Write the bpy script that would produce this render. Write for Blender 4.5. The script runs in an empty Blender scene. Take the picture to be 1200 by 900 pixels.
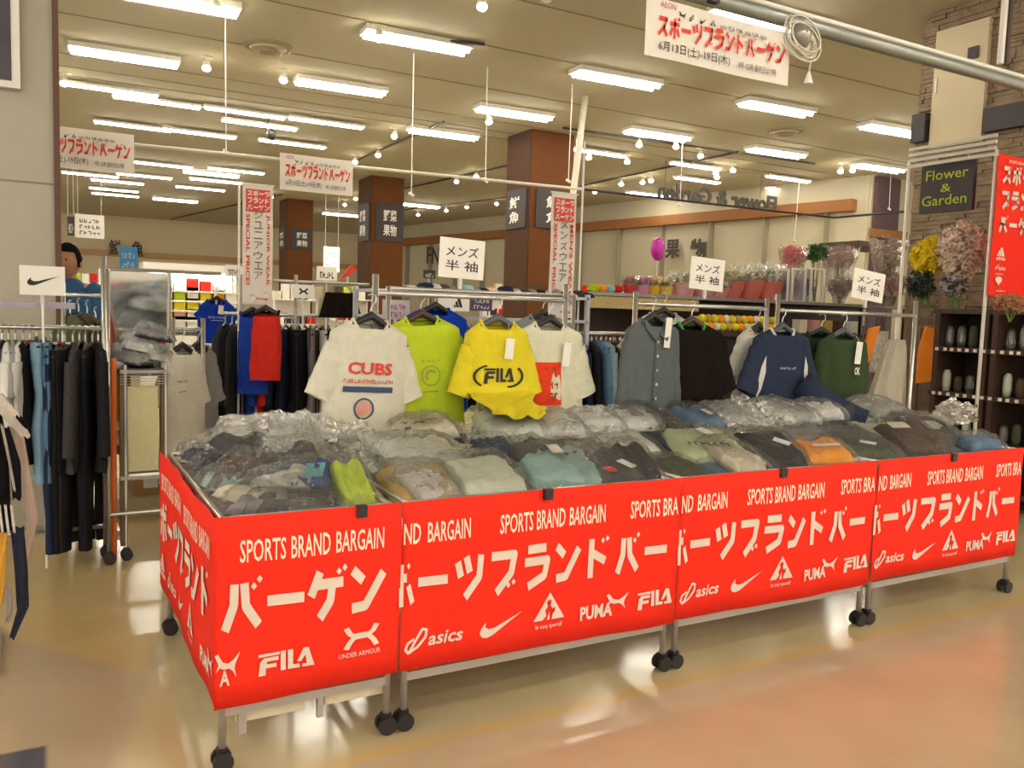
import bpy, bmesh, math, random
from mathutils import Vector, Matrix, Euler, noise
PI = math.pi
C = bpy.context.scene.collection
scene = bpy.context.scene
# ------------------------------------------------------------------ camera
YAW, PITCH, ROLL, FPX = 0.5107, 0.0845, 0.0318, 985.4
CAM = Vector((-0.453, -2.6188, 1.4642))
_f = Vector((math.sin(YAW)*math.cos(PITCH), math.cos(YAW)*math.cos(PITCH), -math.sin(PITCH)))
_r0 = Vector((math.cos(YAW), -math.sin(YAW), 0)); _u0 = _r0.cross(_f)
_r = _r0*math.cos(ROLL)+_u0*math.sin(ROLL); _u = -_r0*math.sin(ROLL)+_u0*math.cos(ROLL)
cd = bpy.data.cameras.new('camera'); cd.sensor_width = 36; cd.lens = 36*FPX/1200; cd.clip_end = 200
co = bpy.data.objects.new('camera', cd); C.objects.link(co)
co.matrix_world = Matrix(((_r.x,_u.x,-_f.x,CAM.x),(_r.y,_u.y,-_f.y,CAM.y),(_r.z,_u.z,-_f.z,CAM.z),(0,0,0,1)))
scene.camera = co
def at(px, py, X=None, Y=None, Z=None):
    d = _f+_r*((px-600)/FPX)-_u*((py-450)/FPX)
    if X is not None: t = (X-CAM.x)/d.x
    elif Y is not None: t = (Y-CAM.y)/d.y
    else: t = (Z-CAM.z)/d.z
    return CAM+d*t
# ------------------------------------------------------------------ world, exposure
w = bpy.data.worlds.new('world'); scene.world = w; w.use_nodes = True
w.node_tree.nodes['Background'].inputs[0].default_value = (1.0, 0.90, 0.74, 1)
w.node_tree.nodes['Background'].inputs[1].default_value = 0.65
scene.view_settings.view_transform = 'Standard'; scene.view_settings.look = 'None'
scene.view_settings.exposure = 1.27; scene.view_settings.gamma = 1.0
TUBE = 17.0; SPOT = 22.0
CEIL = 4.5
rnd = random.Random(7)
# ------------------------------------------------------------------ materials
MATS = {}
def mat(name, col, rough=.7, metal=0, var=.12, vs=30, bump=0, bs=200, emit=0, spec=.5, alpha=1, sheen=0):
    if name in MATS: return MATS[name]
    m = bpy.data.materials.new(name); m.use_nodes = True; nt = m.node_tree; b = nt.nodes['Principled BSDF']
    b.inputs['Roughness'].default_value = rough; b.inputs['Metallic'].default_value = metal
    b.inputs['Specular IOR Level'].default_value = spec; b.inputs['Alpha'].default_value = alpha
    if emit:
        b.inputs['Emission Color'].default_value = (*col, 1); b.inputs['Emission Strength'].default_value = emit
    tc = nt.nodes.new('ShaderNodeTexCoord')
    n = nt.nodes.new('ShaderNodeTexNoise'); n.inputs['Scale'].default_value = vs; n.inputs['Detail'].default_value = 4
    nt.links.new(tc.outputs['Object'], n.inputs['Vector'])
    r = nt.nodes.new('ShaderNodeMix'); r.data_type = 'RGBA'
    r.inputs['A'].default_value = (*[c*(1-var) for c in col], 1); r.inputs['B'].default_value = (*[min(1, c*(1+var)) for c in col], 1)
    nt.links.new(n.outputs['Fac'], r.inputs['Factor']); nt.links.new(r.outputs['Result'], b.inputs['Base Color'])
    if bump:
        n2 = nt.nodes.new('ShaderNodeTexNoise'); n2.inputs['Scale'].default_value = bs
        nt.links.new(tc.outputs['Object'], n2.inputs['Vector'])
        bp = nt.nodes.new('ShaderNodeBump'); bp.inputs['Strength'].default_value = bump; bp.inputs['Distance'].default_value = .01
        nt.links.new(n2.outputs['Fac'], bp.inputs['Height']); nt.links.new(bp.outputs['Normal'], b.inputs['Normal'])
    MATS[name] = m; return m
def cloth(name, col): return mat('cloth_'+name, col, .85, 0, .10, 25, .35, 90, spec=.08)
def plastic_film(name, milky=.12, gloss=.30, tint=(1,1,1), scale=22, rough=.07):
    m = bpy.data.materials.new(name); m.use_nodes = True; nt = m.node_tree; nt.nodes.clear()
    out = nt.nodes.new('ShaderNodeOutputMaterial'); tr = nt.nodes.new('ShaderNodeBsdfTransparent'); gl = nt.nodes.new('ShaderNodeBsdfGlossy'); df = nt.nodes.new('ShaderNodeBsdfDiffuse')
    tr.inputs[0].default_value = (.97,.97,.96,1); gl.inputs['Roughness'].default_value = rough; df.inputs[0].default_value = (*[.85*c for c in tint],1)
    tc = nt.nodes.new('ShaderNodeTexCoord'); v = nt.nodes.new('ShaderNodeTexVoronoi'); v.inputs['Scale'].default_value = scale; v.feature = 'DISTANCE_TO_EDGE'
    n = nt.nodes.new('ShaderNodeTexNoise'); n.inputs['Scale'].default_value = scale*.8; n.inputs['Detail'].default_value = 5; n.inputs['Distortion'].default_value = 1.5
    nt.links.new(tc.outputs['Object'], v.inputs['Vector']); nt.links.new(tc.outputs['Object'], n.inputs['Vector'])
    ad = nt.nodes.new('ShaderNodeMath'); ad.operation = 'ADD'; nt.links.new(v.outputs['Distance'], ad.inputs[0]); nt.links.new(n.outputs['Fac'], ad.inputs[1])
    bp = nt.nodes.new('ShaderNodeBump'); bp.inputs['Strength'].default_value = .9; bp.inputs['Distance'].default_value = .02
    nt.links.new(ad.outputs[0], bp.inputs['Height']); nt.links.new(bp.outputs['Normal'], gl.inputs['Normal'])
    fr = nt.nodes.new('ShaderNodeLayerWeight'); fr.inputs['Blend'].default_value = .35
    if milky > .05: nt.links.new(bp.outputs['Normal'], fr.inputs['Normal'])
    mr = nt.nodes.new('ShaderNodeMapRange'); mr.inputs['To Min'].default_value = gloss*.12; mr.inputs['To Max'].default_value = min(1, gloss*2.4)
    nt.links.new(fr.outputs['Fresnel'], mr.inputs['Value'])
    m1 = nt.nodes.new('ShaderNodeMixShader'); m1.inputs[0].default_value = milky; nt.links.new(tr.outputs[0], m1.inputs[1]); nt.links.new(df.outputs[0], m1.inputs[2])
    m2 = nt.nodes.new('ShaderNodeMixShader'); nt.links.new(mr.outputs[0], m2.inputs[0]); nt.links.new(m1.outputs[0], m2.inputs[1]); nt.links.new(gl.outputs[0], m2.inputs[2])
    nt.links.new(m2.outputs[0], out.inputs[0]); MATS[name] = m; return m
FILM = plastic_film('clear_film', .03, .24, scale=30, rough=.04); FILM2 = plastic_film('crumpled_film', .17, .36, (1,1,1), 16, .05)
RED = mat('red_banner_cloth', (.93,.030,.012), .75, var=.06, vs=60, bump=.1, bs=400, spec=.2)
PRINT = mat('cream_print', (.80,.66,.56), .8, var=.05)
PRINTS = mat('cream_print_small', (.93,.80,.60), .8, var=.05)
CHROME = mat('chrome_tube', (.62,.60,.57), .28, .85, .05)
GREYM = mat('grey_painted_steel', (.46,.42,.38), .4, .35, .05)
BLACKP = mat('black_plastic', (.02,.018,.018), .45, 0, .2)
WHITE = mat('white_card', (.84,.81,.74), .6, var=.03)
WPAINT = mat('white_paint', (.80,.77,.70), .5, var=.03)
INK = mat('black_ink', (.03,.03,.03), .8, var=.05)
NAVYINK = mat('navy_ink', (.05,.07,.15), .8, var=.05)
REDINK = mat('red_ink', (.72,.05,.03), .8, var=.05)
DARKB = mat('dark_brown_wood', (.055,.028,.018), .5, var=.25, vs=12)
CREAMW = mat('cream_wall_paint', (.62,.53,.35), .8, var=.05, vs=3, bump=.1, bs=300)
TUBEM = mat('tube_glow', (1.0,.95,.84), .5, emit=TUBE)
SPOTM = mat('spot_glow', (1.0,.88,.62), .5, emit=SPOT)
# ------------------------------------------------------------------ mesh builder
class MB:
    def __init__(s): s.v = []; s.f = []
    def add(s, vs, fs):
        o = len(s.v); s.v += [tuple(v) for v in vs]; s.f += [tuple(o+i for i in f) for f in fs]; return s
    def box(s, a, b):
        x0,y0,z0 = a; x1,y1,z1 = b
        return s.add([(x0,y0,z0),(x1,y0,z0),(x1,y1,z0),(x0,y1,z0),(x0,y0,z1),(x1,y0,z1),(x1,y1,z1),(x0,y1,z1)],
            [(0,3,2,1),(4,5,6,7),(0,1,5,4),(1,2,6,5),(2,3,7,6),(3,0,4,7)])
    def cbox(s, c, d): return s.box([c[i]-d[i]/2 for i in range(3)], [c[i]+d[i]/2 for i in range(3)])
    def obox(s, c, sx, sy, sz, ax=0, ay=0, az=0):
        M = Euler((ax,ay,az)).to_matrix(); c = Vector(c)
        vs = [c+M@Vector((x*sx/2,y*sy/2,z*sz/2)) for z in (-1,1) for x,y in ((-1,-1),(1,-1),(1,1),(-1,1))]
        return s.add(vs, [(0,3,2,1),(4,5,6,7),(0,1,5,4),(1,2,6,5),(2,3,7,6),(3,0,4,7)])
    def tube(s, pts, r, n=8, caps=True):
        pts = [Vector(p) for p in pts]; rs = r if isinstance(r, (list,tuple)) else [r]*len(pts)
        rings = []; nrm = None
        for i, p in enumerate(pts):
            t = (pts[min(i+1,len(pts)-1)]-pts[max(i-1,0)])
            if t.length < 1e-9: t = Vector((0,0,1))
            t.normalize()
            if nrm is None: nrm = t.orthogonal().normalized()
            nrm = (nrm-t*nrm.dot(t)).normalized() if (nrm-t*nrm.dot(t)).length > 1e-6 else t.orthogonal().normalized()
            b = t.cross(nrm)
            rings.append([p+(nrm*math.cos(2*PI*k/n)+b*math.sin(2*PI*k/n))*rs[i] for k in range(n)])
        vs = [v for g in rings for v in g]; fs = []
        for i in range(len(pts)-1):
            for k in range(n): fs.append((i*n+k, i*n+(k+1)%n, (i+1)*n+(k+1)%n, (i+1)*n+k))
        if caps: fs += [tuple(reversed(range(n))), tuple((len(pts)-1)*n+k for k in range(n))]
        return s.add(vs, fs)
    def lathe(s, c, prof, n=16, axis='Z'):
        c = Vector(c); vs = []; fs = []
        for r, h in prof:
            for k in range(n):
                a = 2*PI*k/n; p = (r*math.cos(a), r*math.sin(a), h)
                if axis == 'Y': p = (p[0], p[2], p[1])
                if axis == 'X': p = (p[2], p[0], p[1])
                vs.append(c+Vector(p))
        m = len(prof)
        for i in range(m-1):
            for k in range(n): fs.append((i*n+k, i*n+(k+1)%n, (i+1)*n+(k+1)%n, (i+1)*n+k))
        fs += [tuple(reversed(range(n))), tuple((m-1)*n+k for k in range(n))]
        return s.add(vs, fs)
    def ball(s, c, r, n=8, m=6, sq=(1,1,1)):
        prof = [(max(.001, math.sin(PI*i/m)), -math.cos(PI*i/m)) for i in range(m+1)]
        vs = []; fs = []
        for a, h in prof:
            for k in range(n):
                t = 2*PI*k/n; vs.append((c[0]+r*sq[0]*a*math.cos(t), c[1]+r*sq[1]*a*math.sin(t), c[2]+r*sq[2]*h))
        for i in range(m):
            for k in range(n): fs.append((i*n+k, i*n+(k+1)%n, (i+1)*n+(k+1)%n, (i+1)*n+k))
        return s.add(vs, fs)
    def prism(s, poly, o, U, V, N, t):   # polygon in the U,V frame at o, thickness t along N
        o, U, V, N = Vector(o), Vector(U), Vector(V), Vector(N); n = len(poly)
        a = [o+U*x+V*y for x, y in poly]; b = [p+N*t for p in a]
        return s.add(a+b, [tuple(reversed(range(n))), tuple(range(n, 2*n))]+[(i,(i+1)%n,n+(i+1)%n,n+i) for i in range(n)])
    def grid(s, fn, nu, nv, closeu=False):
        vs = [fn(i/(nu if closeu else nu-1), j/(nv-1)) for j in range(nv) for i in range(nu)]; fs = []
        for j in range(nv-1):
            for i in range(nu if closeu else nu-1): fs.append((j*nu+i, j*nu+(i+1)%nu, (j+1)*nu+(i+1)%nu, (j+1)*nu+i))
        return s.add(vs, fs)
    def build(s, name, m, parent=None, smooth=False, solid=0):
        off = Vector(parent.location) if parent is not None else Vector((0,0,0))
        if parent is not None and parent.parent is not None: off = off+Vector(parent.parent.location)
        me = bpy.data.meshes.new(name); me.from_pydata([tuple(Vector(v)-off) for v in s.v], [], s.f)
        me.materials.append(m)
        if smooth:
            for p in me.polygons: p.use_smooth = True
        me.update(); o = bpy.data.objects.new(name, me); C.objects.link(o); o.parent = parent
        if solid:
            md = o.modifiers.new('solid', 'SOLIDIFY'); md.thickness = solid
        return o
def tag(o, label=None, cat=None, group=None, kind=None):
    if label: o['label'] = label
    if cat: o['category'] = cat
    if group: o['group'] = group
    if kind: o['kind'] = kind
    return o
def thing(name, label, cat, loc=(0,0,0), group=None):
    o = bpy.data.objects.new(name, None); C.objects.link(o); o.location = loc; o.empty_display_size = .1
    return tag(o, label, cat, group)
def copy_tree(o, parent=None, label=None, mats=None, group=None):
    c = o.copy(); C.objects.link(c); c.parent = parent
    if label: c['label'] = label
    if group: c['group'] = group
    if mats and o.data is not None:
        for key, m in mats.items():
            if o.name.split('.')[0] == key:
                c.material_slots[0].link = 'OBJECT'; c.material_slots[0].material = m
    for ch in list(o.children): copy_tree(ch, c, None, mats)
    return c
ORD = ['first','second','third','fourth','fifth','sixth','seventh','eighth','ninth','tenth','eleventh','twelfth','thirteenth','fourteenth','fifteenth','sixteenth','seventeenth','eighteenth','nineteenth','twentieth','twenty-first','twenty-second','twenty-third','twenty-fourth','twenty-fifth','twenty-sixth','twenty-seventh','twenty-eighth']
# ------------------------------------------------------------------ lettering
XU, ZU = Vector((1,0,0)), Vector((0,0,1))
def SCR(x, z, w_, h_, n=9, seed=1):
    def g(m):
        rr = random.Random(seed); xx = x; st = w_/n
        for i in range(n):
            k = rr.randrange(3); a = xx+st*.12; b = xx+st*.82
            if k < 2: m.add([(a,0,z),(a+st*.25,0,z),(a+st*.25,0,z+h_),(a,0,z+h_)],[(0,1,2,3)])
            if k > 0: m.add([(b-st*.2,0,z),(b,0,z),(b,0,z+h_*.8),(b-st*.2,0,z+h_*.8)],[(0,1,2,3)])
            q = z+h_*rr.choice([.0,.4,.78]); m.add([(a,0,q),(b,0,q),(b,0,q+h_*.22),(a,0,q+h_*.22)],[(0,1,2,3)])
            xx += st
    return g
_txt = {}
def text_geo(s, bold=0):
    k = (s, bold)
    if k in _txt: return _txt[k]
    cu = bpy.data.curves.new('t', 'FONT'); cu.body = s; cu.size = 1; cu.offset = bold; cu.resolution_u = 2; cu.fill_mode = 'BOTH'
    ob = bpy.data.objects.new('t', cu); C.objects.link(ob); bpy.context.view_layer.update()
    dg = bpy.context.evaluated_depsgraph_get(); me = bpy.data.meshes.new_from_object(ob.evaluated_get(dg))
    vs = [tuple(v.co) for v in me.vertices]; fs = [tuple(p.vertices) for p in me.polygons]
    bpy.data.objects.remove(ob); bpy.data.meshes.remove(me)
    if vs:
        x0 = min(v[0] for v in vs); x1 = max(v[0] for v in vs); y0 = min(v[1] for v in vs); y1 = max(v[1] for v in vs)
        vs = [((v[0]-x0)/max(1e-6,x1-x0), (v[1]-y0)/max(1e-6,y1-y0)) for v in vs]
    _txt[k] = (vs, fs); return _txt[k]
def put(mb, geo, x, z, wd, ht, o=(0,0,0), U=XU, V=ZU, slant=0):
    vs, fs = geo; o, U, V = Vector(o), Vector(U), Vector(V)
    return mb.add([o+U*(x+a*wd+b*ht*slant)+V*(z+b*ht) for a, b in vs], fs)
def text(mb, s, x, z, wd, ht, bold=0, **k): return put(mb, text_geo(s, bold), x, z, wd, ht, **k)
def stroke_geo(strokes, t=.2, dots=()):
    vs, fs = [], []
    for st in strokes:
        for i in range(len(st)-1):
            a, b = Vector(st[i]), Vector(st[i+1]); d = (b-a).normalized(); n = Vector((-d.y, d.x))*t/2
            e0 = d*0; e1 = d*0
            k = len(vs); vs += [tuple(a-n-e0), tuple(b-n+e1), tuple(b+n+e1), tuple(a+n-e0)]; fs.append((k,k+1,k+2,k+3))
    for st in strokes:
        for (x, y) in st[1:-1]:
            k = len(vs); vs += [(x+t*.5*math.cos(j*PI/4), y+t*.5*math.sin(j*PI/4)) for j in range(8)]; fs.append(tuple(range(k,k+8)))
    for (x, y) in dots:
        k = len(vs); q = .075; vs += [(x-q,y),(x,y-q),(x+q,y),(x,y+q)]; fs.append((k,k+1,k+2,k+3))
    return vs, fs
KT = {
 'ス': ([[(.1,.84),(.82,.84),(.6,.45),(.06,.06)],[(.55,.42),(.92,.06)]], ()),
 'ポ': ([[(.05,.70),(.95,.70)],[(.5,.98),(.5,.0)],[(.26,.52),(.08,.12)],[(.74,.52),(.92,.12)]], ((.82,.93),(.95,.93),(.88,1.0))),
 'ー': ([[(.03,.5),(.97,.5)]], ()),
 'ツ': ([[(.08,.85),(.2,.50)],[(.38,.95),(.5,.58)],[(.90,.95),(.84,.45),(.35,.02)]], ()),
 'ブ': ([[(.06,.86),(.88,.86),(.78,.42),(.26,.0)]], ((.70,.14),(.88,.20))),
 'ラ': ([[(.16,.92),(.86,.92)],[(.05,.62),(.92,.62),(.80,.25),(.20,.03)]], ()),
 'ン': ([[(.08,.90),(.38,.66)],[(.06,.12),(.45,.14),(.95,.80)]], ()),
 'ド': ([[(.22,.98),(.22,.0)],[(.28,.62),(.78,.40)]], ((.66,.92),(.84,.96))),
 'バ': ([[(.32,.90),(.30,.50),(.08,.03)],[(.56,.90),(.60,.45),(.92,.06)]], ((.80,.82),(.94,.95))),
 'ゲ': ([[(.28,.95),(.04,.48)],[(.18,.70),(.92,.70)],[(.62,.70),(.56,.35),(.28,.02)]], ((.80,.92),(.96,.98)))}
def kata(mb, s, x, z, pitch, wd, ht, t=.21, lift=0, **k):
    for i, ch in enumerate(s):
        if ch in KT:
            st, dt = KT[ch]; put(mb, stroke_geo(st, t, dt), x+i*pitch, z+lift*i, wd, ht, **k)
def poly_geo(polys):
    vs, fs = [], []
    for p in polys:
        k = len(vs); vs += list(p); fs.append(tuple(range(k, k+len(p))))
    return vs, fs
def tri_fan_geo(polys):   # concave polygons through tessellation
    from mathutils.geometry import tessellate_polygon
    vs, fs = [], []
    for p in polys:
        k = len(vs); vs += list(p)
        for t in tessellate_polygon([[Vector((a,b,0)) for a,b in p]]): fs.append(tuple(k+i for i in t))
    return vs, fs
SWOOSH = tri_fan_geo([[(1,1),(.30,.10),(.17,.0),(.06,.05),(.0,.25),(.03,.50),(.14,.78),(.12,.55),(.20,.42),(.34,.44)]])
ARMOR = tri_fan_geo([[(.0,.95),(.10,1),(.32,.72),(.42,.62),(.58,.62),(.68,.72),(.90,1),(1,.95),(.99,.70),(.78,.52),(.78,.48),(.99,.30),(1,.05),(.90,0),(.68,.28),(.58,.36),(.42,.36),(.32,.28),(.10,0),(.0,.05),(.01,.30),(.22,.48),(.22,.52),(.01,.70)]])
FILA = tri_fan_geo([[(.0,0),(.03,.62),(.10,.80),(.38,.80),(.38,.62),(.16,.62),(.16,.50),(.34,.50),(.34,.32),(.14,.32),(.13,0)],[(.0,.86),(.40,.86),(.40,.99),(.0,.99)],
    [(.42,.1),(.42,1),(.52,1),(.52,.1)],[(.56,.1),(.56,1),(.66,1),(.66,.28),(.78,.28),(.80,.1)],[(.74,.38),(.86,1),(.96,1),(1.08,.1),(.84,.1),(.84,.24),(.93,.24),(.90,.66),(.82,.38)]])
ROOST = tri_fan_geo([[(.0,.22),(.28,.22),(.40,.34),(.36,.50),(.44,.60),(.40,.72),(.46,.80),(.5,.76),(.5,1)],[(.5,1),(.5,.84),(.56,.74),(.53,.62),(.60,.52),(.66,.58),(.68,.46),(.60,.36),(.58,.22),(1,.22)],[(.42,.22),(.50,.45),(.52,.22)]])
CAT = tri_fan_geo([[(.0,.95),(.12,1),(.30,.70),(.52,.62),(.70,.72),(1,1),(.80,.58),(.78,.40),(.85,.10),(.70,.35),(.55,.45),(.36,.42),(.20,.5),(.05,.35),(.14,.6)]])
STRIPE3 = poly_geo([[(.0,.0),(.24,.0),(.14,.28),(.02,.22)],[(.30,.0),(.56,.0),(.36,.64),(.14,.50)],[(.62,.0),(.95,.0),(.62,1.0),(.36,.84)]])
SPIR = stroke_geo([[(.2,.1),(.45,.5),(.75,.95),(.95,.9),(.90,.6),(.55,.25),(.15,.05),(.02,.2),(.12,.45),(.4,.6)]], .11)
DESC = tri_fan_geo([[(.5,0),(.30,.22),(.04,.42),(.0,.62),(.18,.88),(.36,.80),(.5,1),(.64,.80),(.82,.88),(1,.62),(.96,.42),(.70,.22)]])
def logos(mb, x, z, which, **k):
    if which == 'CATONLY': put(mb, CAT, x, z, .075, .09); text(mb, 'A', x+.014, z-.015, .03, .05, .03)
    elif which == 'FILA': put(mb, FILA, x, z, .165, .07, **k)
    elif which == 'UA':
        put(mb, stroke_geo([[(.03,.98),(.14,.70),(.34,.50),(.66,.50),(.86,.70),(.97,.98)],[(.03,.02),(.14,.30),(.34,.60),(.66,.60),(.86,.30),(.97,.02)]],.17), x+.01, z+.032, .115, .075, **k); text(mb, 'UNDER ARMOUR', x-.01, z+.005, .145, .016, **k)
    elif which == 'PUMA':
        text(mb, 'PUMA', x, z-.005, .15, .055, .035, **k); put(mb, CAT, x+.12, z+.01, .105, .075, **k)
    elif which == 'LECOQ':
        put(mb, ROOST, x, z-.005, .135, .135, **k); text(mb, 'le coq sportif', x+.01, z-.012, .115, .022, .01, **k)
    elif which == 'NIKE': put(mb, SWOOSH, x, z, .18, .075, **k)
    elif which == 'ASICS':
        put(mb, SPIR, x-.01, z-.01, .085, .085, **k); text(mb, 'asics', x+.075, z+.008, .13, .046, .02, slant=.2, **k)
    elif which == 'ADIDAS':
        put(mb, STRIPE3, x, z+.03, .11, .075, **k); text(mb, 'adidas', x-.01, z, .13, .03, .02, **k)
def spb(mb, x, z, wd=.46, ht=.072, **k):
    for s, a, b in (('SPORTS',0,.30),('BRAND',.335,.61),('BARGAIN',.65,1.0)): text(mb, s, x+a*wd, z, (b-a)*wd, ht, .012, **k)
# ================================================================== STRUCTURE
def floor_mat():
    m = bpy.data.materials.new('polished_vinyl_floor'); m.use_nodes = True; nt = m.node_tree; b = nt.nodes['Principled BSDF']
    tc = nt.nodes.new('ShaderNodeTexCoord'); sp = nt.nodes.new('ShaderNodeSeparateXYZ'); nt.links.new(tc.outputs['Object'], sp.inputs[0])
    def line(ax, ay, c, s=14):   # smooth step of ax*x+ay*y+c
        a = nt.nodes.new('ShaderNodeMath'); a.operation = 'MULTIPLY'; a.inputs[1].default_value = ax*s; nt.links.new(sp.outputs[0], a.inputs[0])
        q = nt.nodes.new('ShaderNodeMath'); q.operation = 'MULTIPLY_ADD'; q.inputs[1].default_value = ay*s; nt.links.new(sp.outputs[1], q.inputs[0]); nt.links.new(a.outputs[0], q.inputs[2])
        r = nt.nodes.new('ShaderNodeMath'); r.operation = 'ADD'; r.inputs[1].default_value = c*s+.5; r.use_clamp = True; nt.links.new(q.outputs[0], r.inputs[0]); return r.outputs[0]
    def mul(p, q):
        r = nt.nodes.new('ShaderNodeMath'); r.operation = 'MULTIPLY'; nt.links.new(p, r.inputs[0]); nt.links.new(q, r.inputs[1]); return r.outputs[0]
    def mix(fac, a, col):
        r = nt.nodes.new('ShaderNodeMix'); r.data_type = 'RGBA'; nt.links.new(fac, r.inputs['Factor'])
        if isinstance(a, tuple): r.inputs['A'].default_value = (*a, 1)
        else: nt.links.new(a, r.inputs['A'])
        if isinstance(col, tuple): r.inputs['B'].default_value = (*col, 1)
        else: nt.links.new(col, r.inputs['B'])
        return r.outputs['Result']
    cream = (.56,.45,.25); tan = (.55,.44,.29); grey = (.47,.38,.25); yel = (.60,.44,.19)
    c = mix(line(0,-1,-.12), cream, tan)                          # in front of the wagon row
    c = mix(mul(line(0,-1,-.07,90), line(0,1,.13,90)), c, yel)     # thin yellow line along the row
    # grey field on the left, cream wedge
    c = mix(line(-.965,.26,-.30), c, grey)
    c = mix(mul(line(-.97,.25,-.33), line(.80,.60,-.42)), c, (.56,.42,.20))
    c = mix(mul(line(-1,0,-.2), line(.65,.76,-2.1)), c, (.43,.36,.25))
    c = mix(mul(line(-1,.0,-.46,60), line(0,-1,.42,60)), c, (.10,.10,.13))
    n = nt.nodes.new('ShaderNodeTexNoise'); n.inputs['Scale'].default_value = 3; n.inputs['Detail'].default_value = 8; nt.links.new(tc.outputs['Object'], n.inputs['Vector'])
    mr = nt.nodes.new('ShaderNodeMapRange'); mr.inputs['To Min'].default_value = .86; mr.inputs['To Max'].default_value = 1.12; nt.links.new(n.outputs['Fac'], mr.inputs['Value'])
    vm = nt.nodes.new('ShaderNodeVectorMath'); vm.operation = 'SCALE'; nt.links.new(c, vm.inputs[0]); nt.links.new(mr.outputs[0], vm.inputs['Scale'])
    nt.links.new(vm.outputs[0], b.inputs['Base Color'])
    mp = nt.nodes.new('ShaderNodeMapping'); mp.inputs['Scale'].default_value = (1,1,1); nt.links.new(tc.outputs['Object'], mp.inputs[0])
    n2 = nt.nodes.new('ShaderNodeTexNoise'); n2.inputs['Scale'].default_value = 5; n2.inputs['Detail'].default_value = 2; nt.links.new(mp.outputs[0], n2.inputs['Vector'])
    r2 = nt.nodes.new('ShaderNodeMapRange'); r2.inputs['To Min'].default_value = .06; r2.inputs['To Max'].default_value = .22; nt.links.new(n2.outputs['Fac'], r2.inputs['Value']); nt.links.new(r2.outputs[0], b.inputs['Roughness'])
    bp = nt.nodes.new('ShaderNodeBump'); bp.inputs['Strength'].default_value = .05; bp.inputs['Distance'].default_value = .02; nt.links.new(n2.outputs['Fac'], bp.inputs['Height']); nt.links.new(bp.outputs['Normal'], b.inputs['Normal'])
    b.inputs['Specular IOR Level'].default_value = .6
    return m
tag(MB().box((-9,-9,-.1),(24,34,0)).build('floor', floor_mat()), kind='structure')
CEILM = mat('ceiling_board', (.49,.45,.32), .9, var=.03, vs=2, bump=.25, bs=120)
ce = tag(MB().box((-9,-9,CEIL),(24,34,CEIL+.1)).build('ceiling', CEILM), kind='structure')
jm = mat('ceiling_joint', (.26,.22,.14), .9)
for i, (px, py) in enumerate([(400,18),(300,55),(600,145),(200,96),(860,60),(300,120)]):
    p = at(px, py, Z=CEIL)
    MB().box((-8,p.y-.012,CEIL-.006),(24,p.y+.012,CEIL)).build('panel_joint', jm, ce)
# walls
tag(MB().box((-9,31.4,0),(24,31.6,CEIL)).build('wall_back', CREAMW), kind='structure')
wr = MB()
# right sales-area wall (receding) with an orange band
a0 = Vector((11.1,27,0)); a1 = Vector((14.36,9.13,0)); dW = (a1-a0).normalized(); nW = Vector((-dW.y,dW.x,0))*-1
U0 = a0; wl = (a1-a0).length
wr.prism([(0,0),(wl,0),(wl,CEIL),(0,CEIL)], U0, dW, ZU, -nW, .15)
PANW = mat('pale_panel_wall', (.47,.42,.30), .8, var=.05, vs=2)
wro = tag(wr.build('wall_right', PANW), kind='structure')
nIn = nW if nW.x < 0 else -nW
ORB = mat('orange_brown_band', (.26,.10,.025), .7)
MB().prism([(0,3.78),(wl-.25,3.78),(wl-.25,4.02),(0,4.02)], U0, dW, ZU, nIn, .22).build('band', ORB, wro)
for i in range(12):
    s = .8+i*1.5
    MB().prism([(s,0),(s+.03,0),(s+.03,3.78),(s,3.78)], U0, dW, ZU, nIn, .17).build('wall_joint', mat('wall_joint', (.30,.26,.18), .8), wro)
tag(MB().box((14.4,9.1,0),(24,9.25,CEIL)).build('wall_right_return', PANW), kind='structure')
wb = MB(); 
tag(MB().box((-9,31.25,3.05),(12,31.4,3.25)).build('trim_1', mat('tan_trim',(.45,.27,.12),.7)), kind='structure')
# left pillar wall with brown edge
pm = mat('cream_wall_covering', (.46,.42,.33), .85, var=.05, vs=6, bump=.3, bs=500)
pw = tag(MB().box((-3.5,3.5,0),(-.375,4.0,CEIL)).build('wall_left', pm), kind='structure')
pj = at(30,213,Y=3.5).z
MB().box((-3.5,3.494,pj-.004),(-.375,3.5,pj+.004)).build('panel_joint', mat('pillar_joint',(.25,.22,.16),.9), pw)
MB().box((-.375,3.47,0),(-.34,4.0,CEIL)).build('edge_strip', mat('brown_edge',(.12,.05,.03),.6), pw)
# framed poster high on the left wall
p0 = at(24,105,Y=3.46)
fr = thing('framed_poster','dark framed poster high on the cream wall at the left edge','poster',(p0.x-.5,3.46,p0.z))
MB().box((p0.x-.55,3.44,p0.z),(p0.x,3.49,p0.z+.95)).build('frame', WPAINT, fr)
MB().box((p0.x-.53,3.435,p0.z+.04),(p0.x-.045,3.44,p0.z+.91)).build('print', mat('dark_poster',(.04,.03,.04),.4,var=.6,vs=5), fr)
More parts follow.
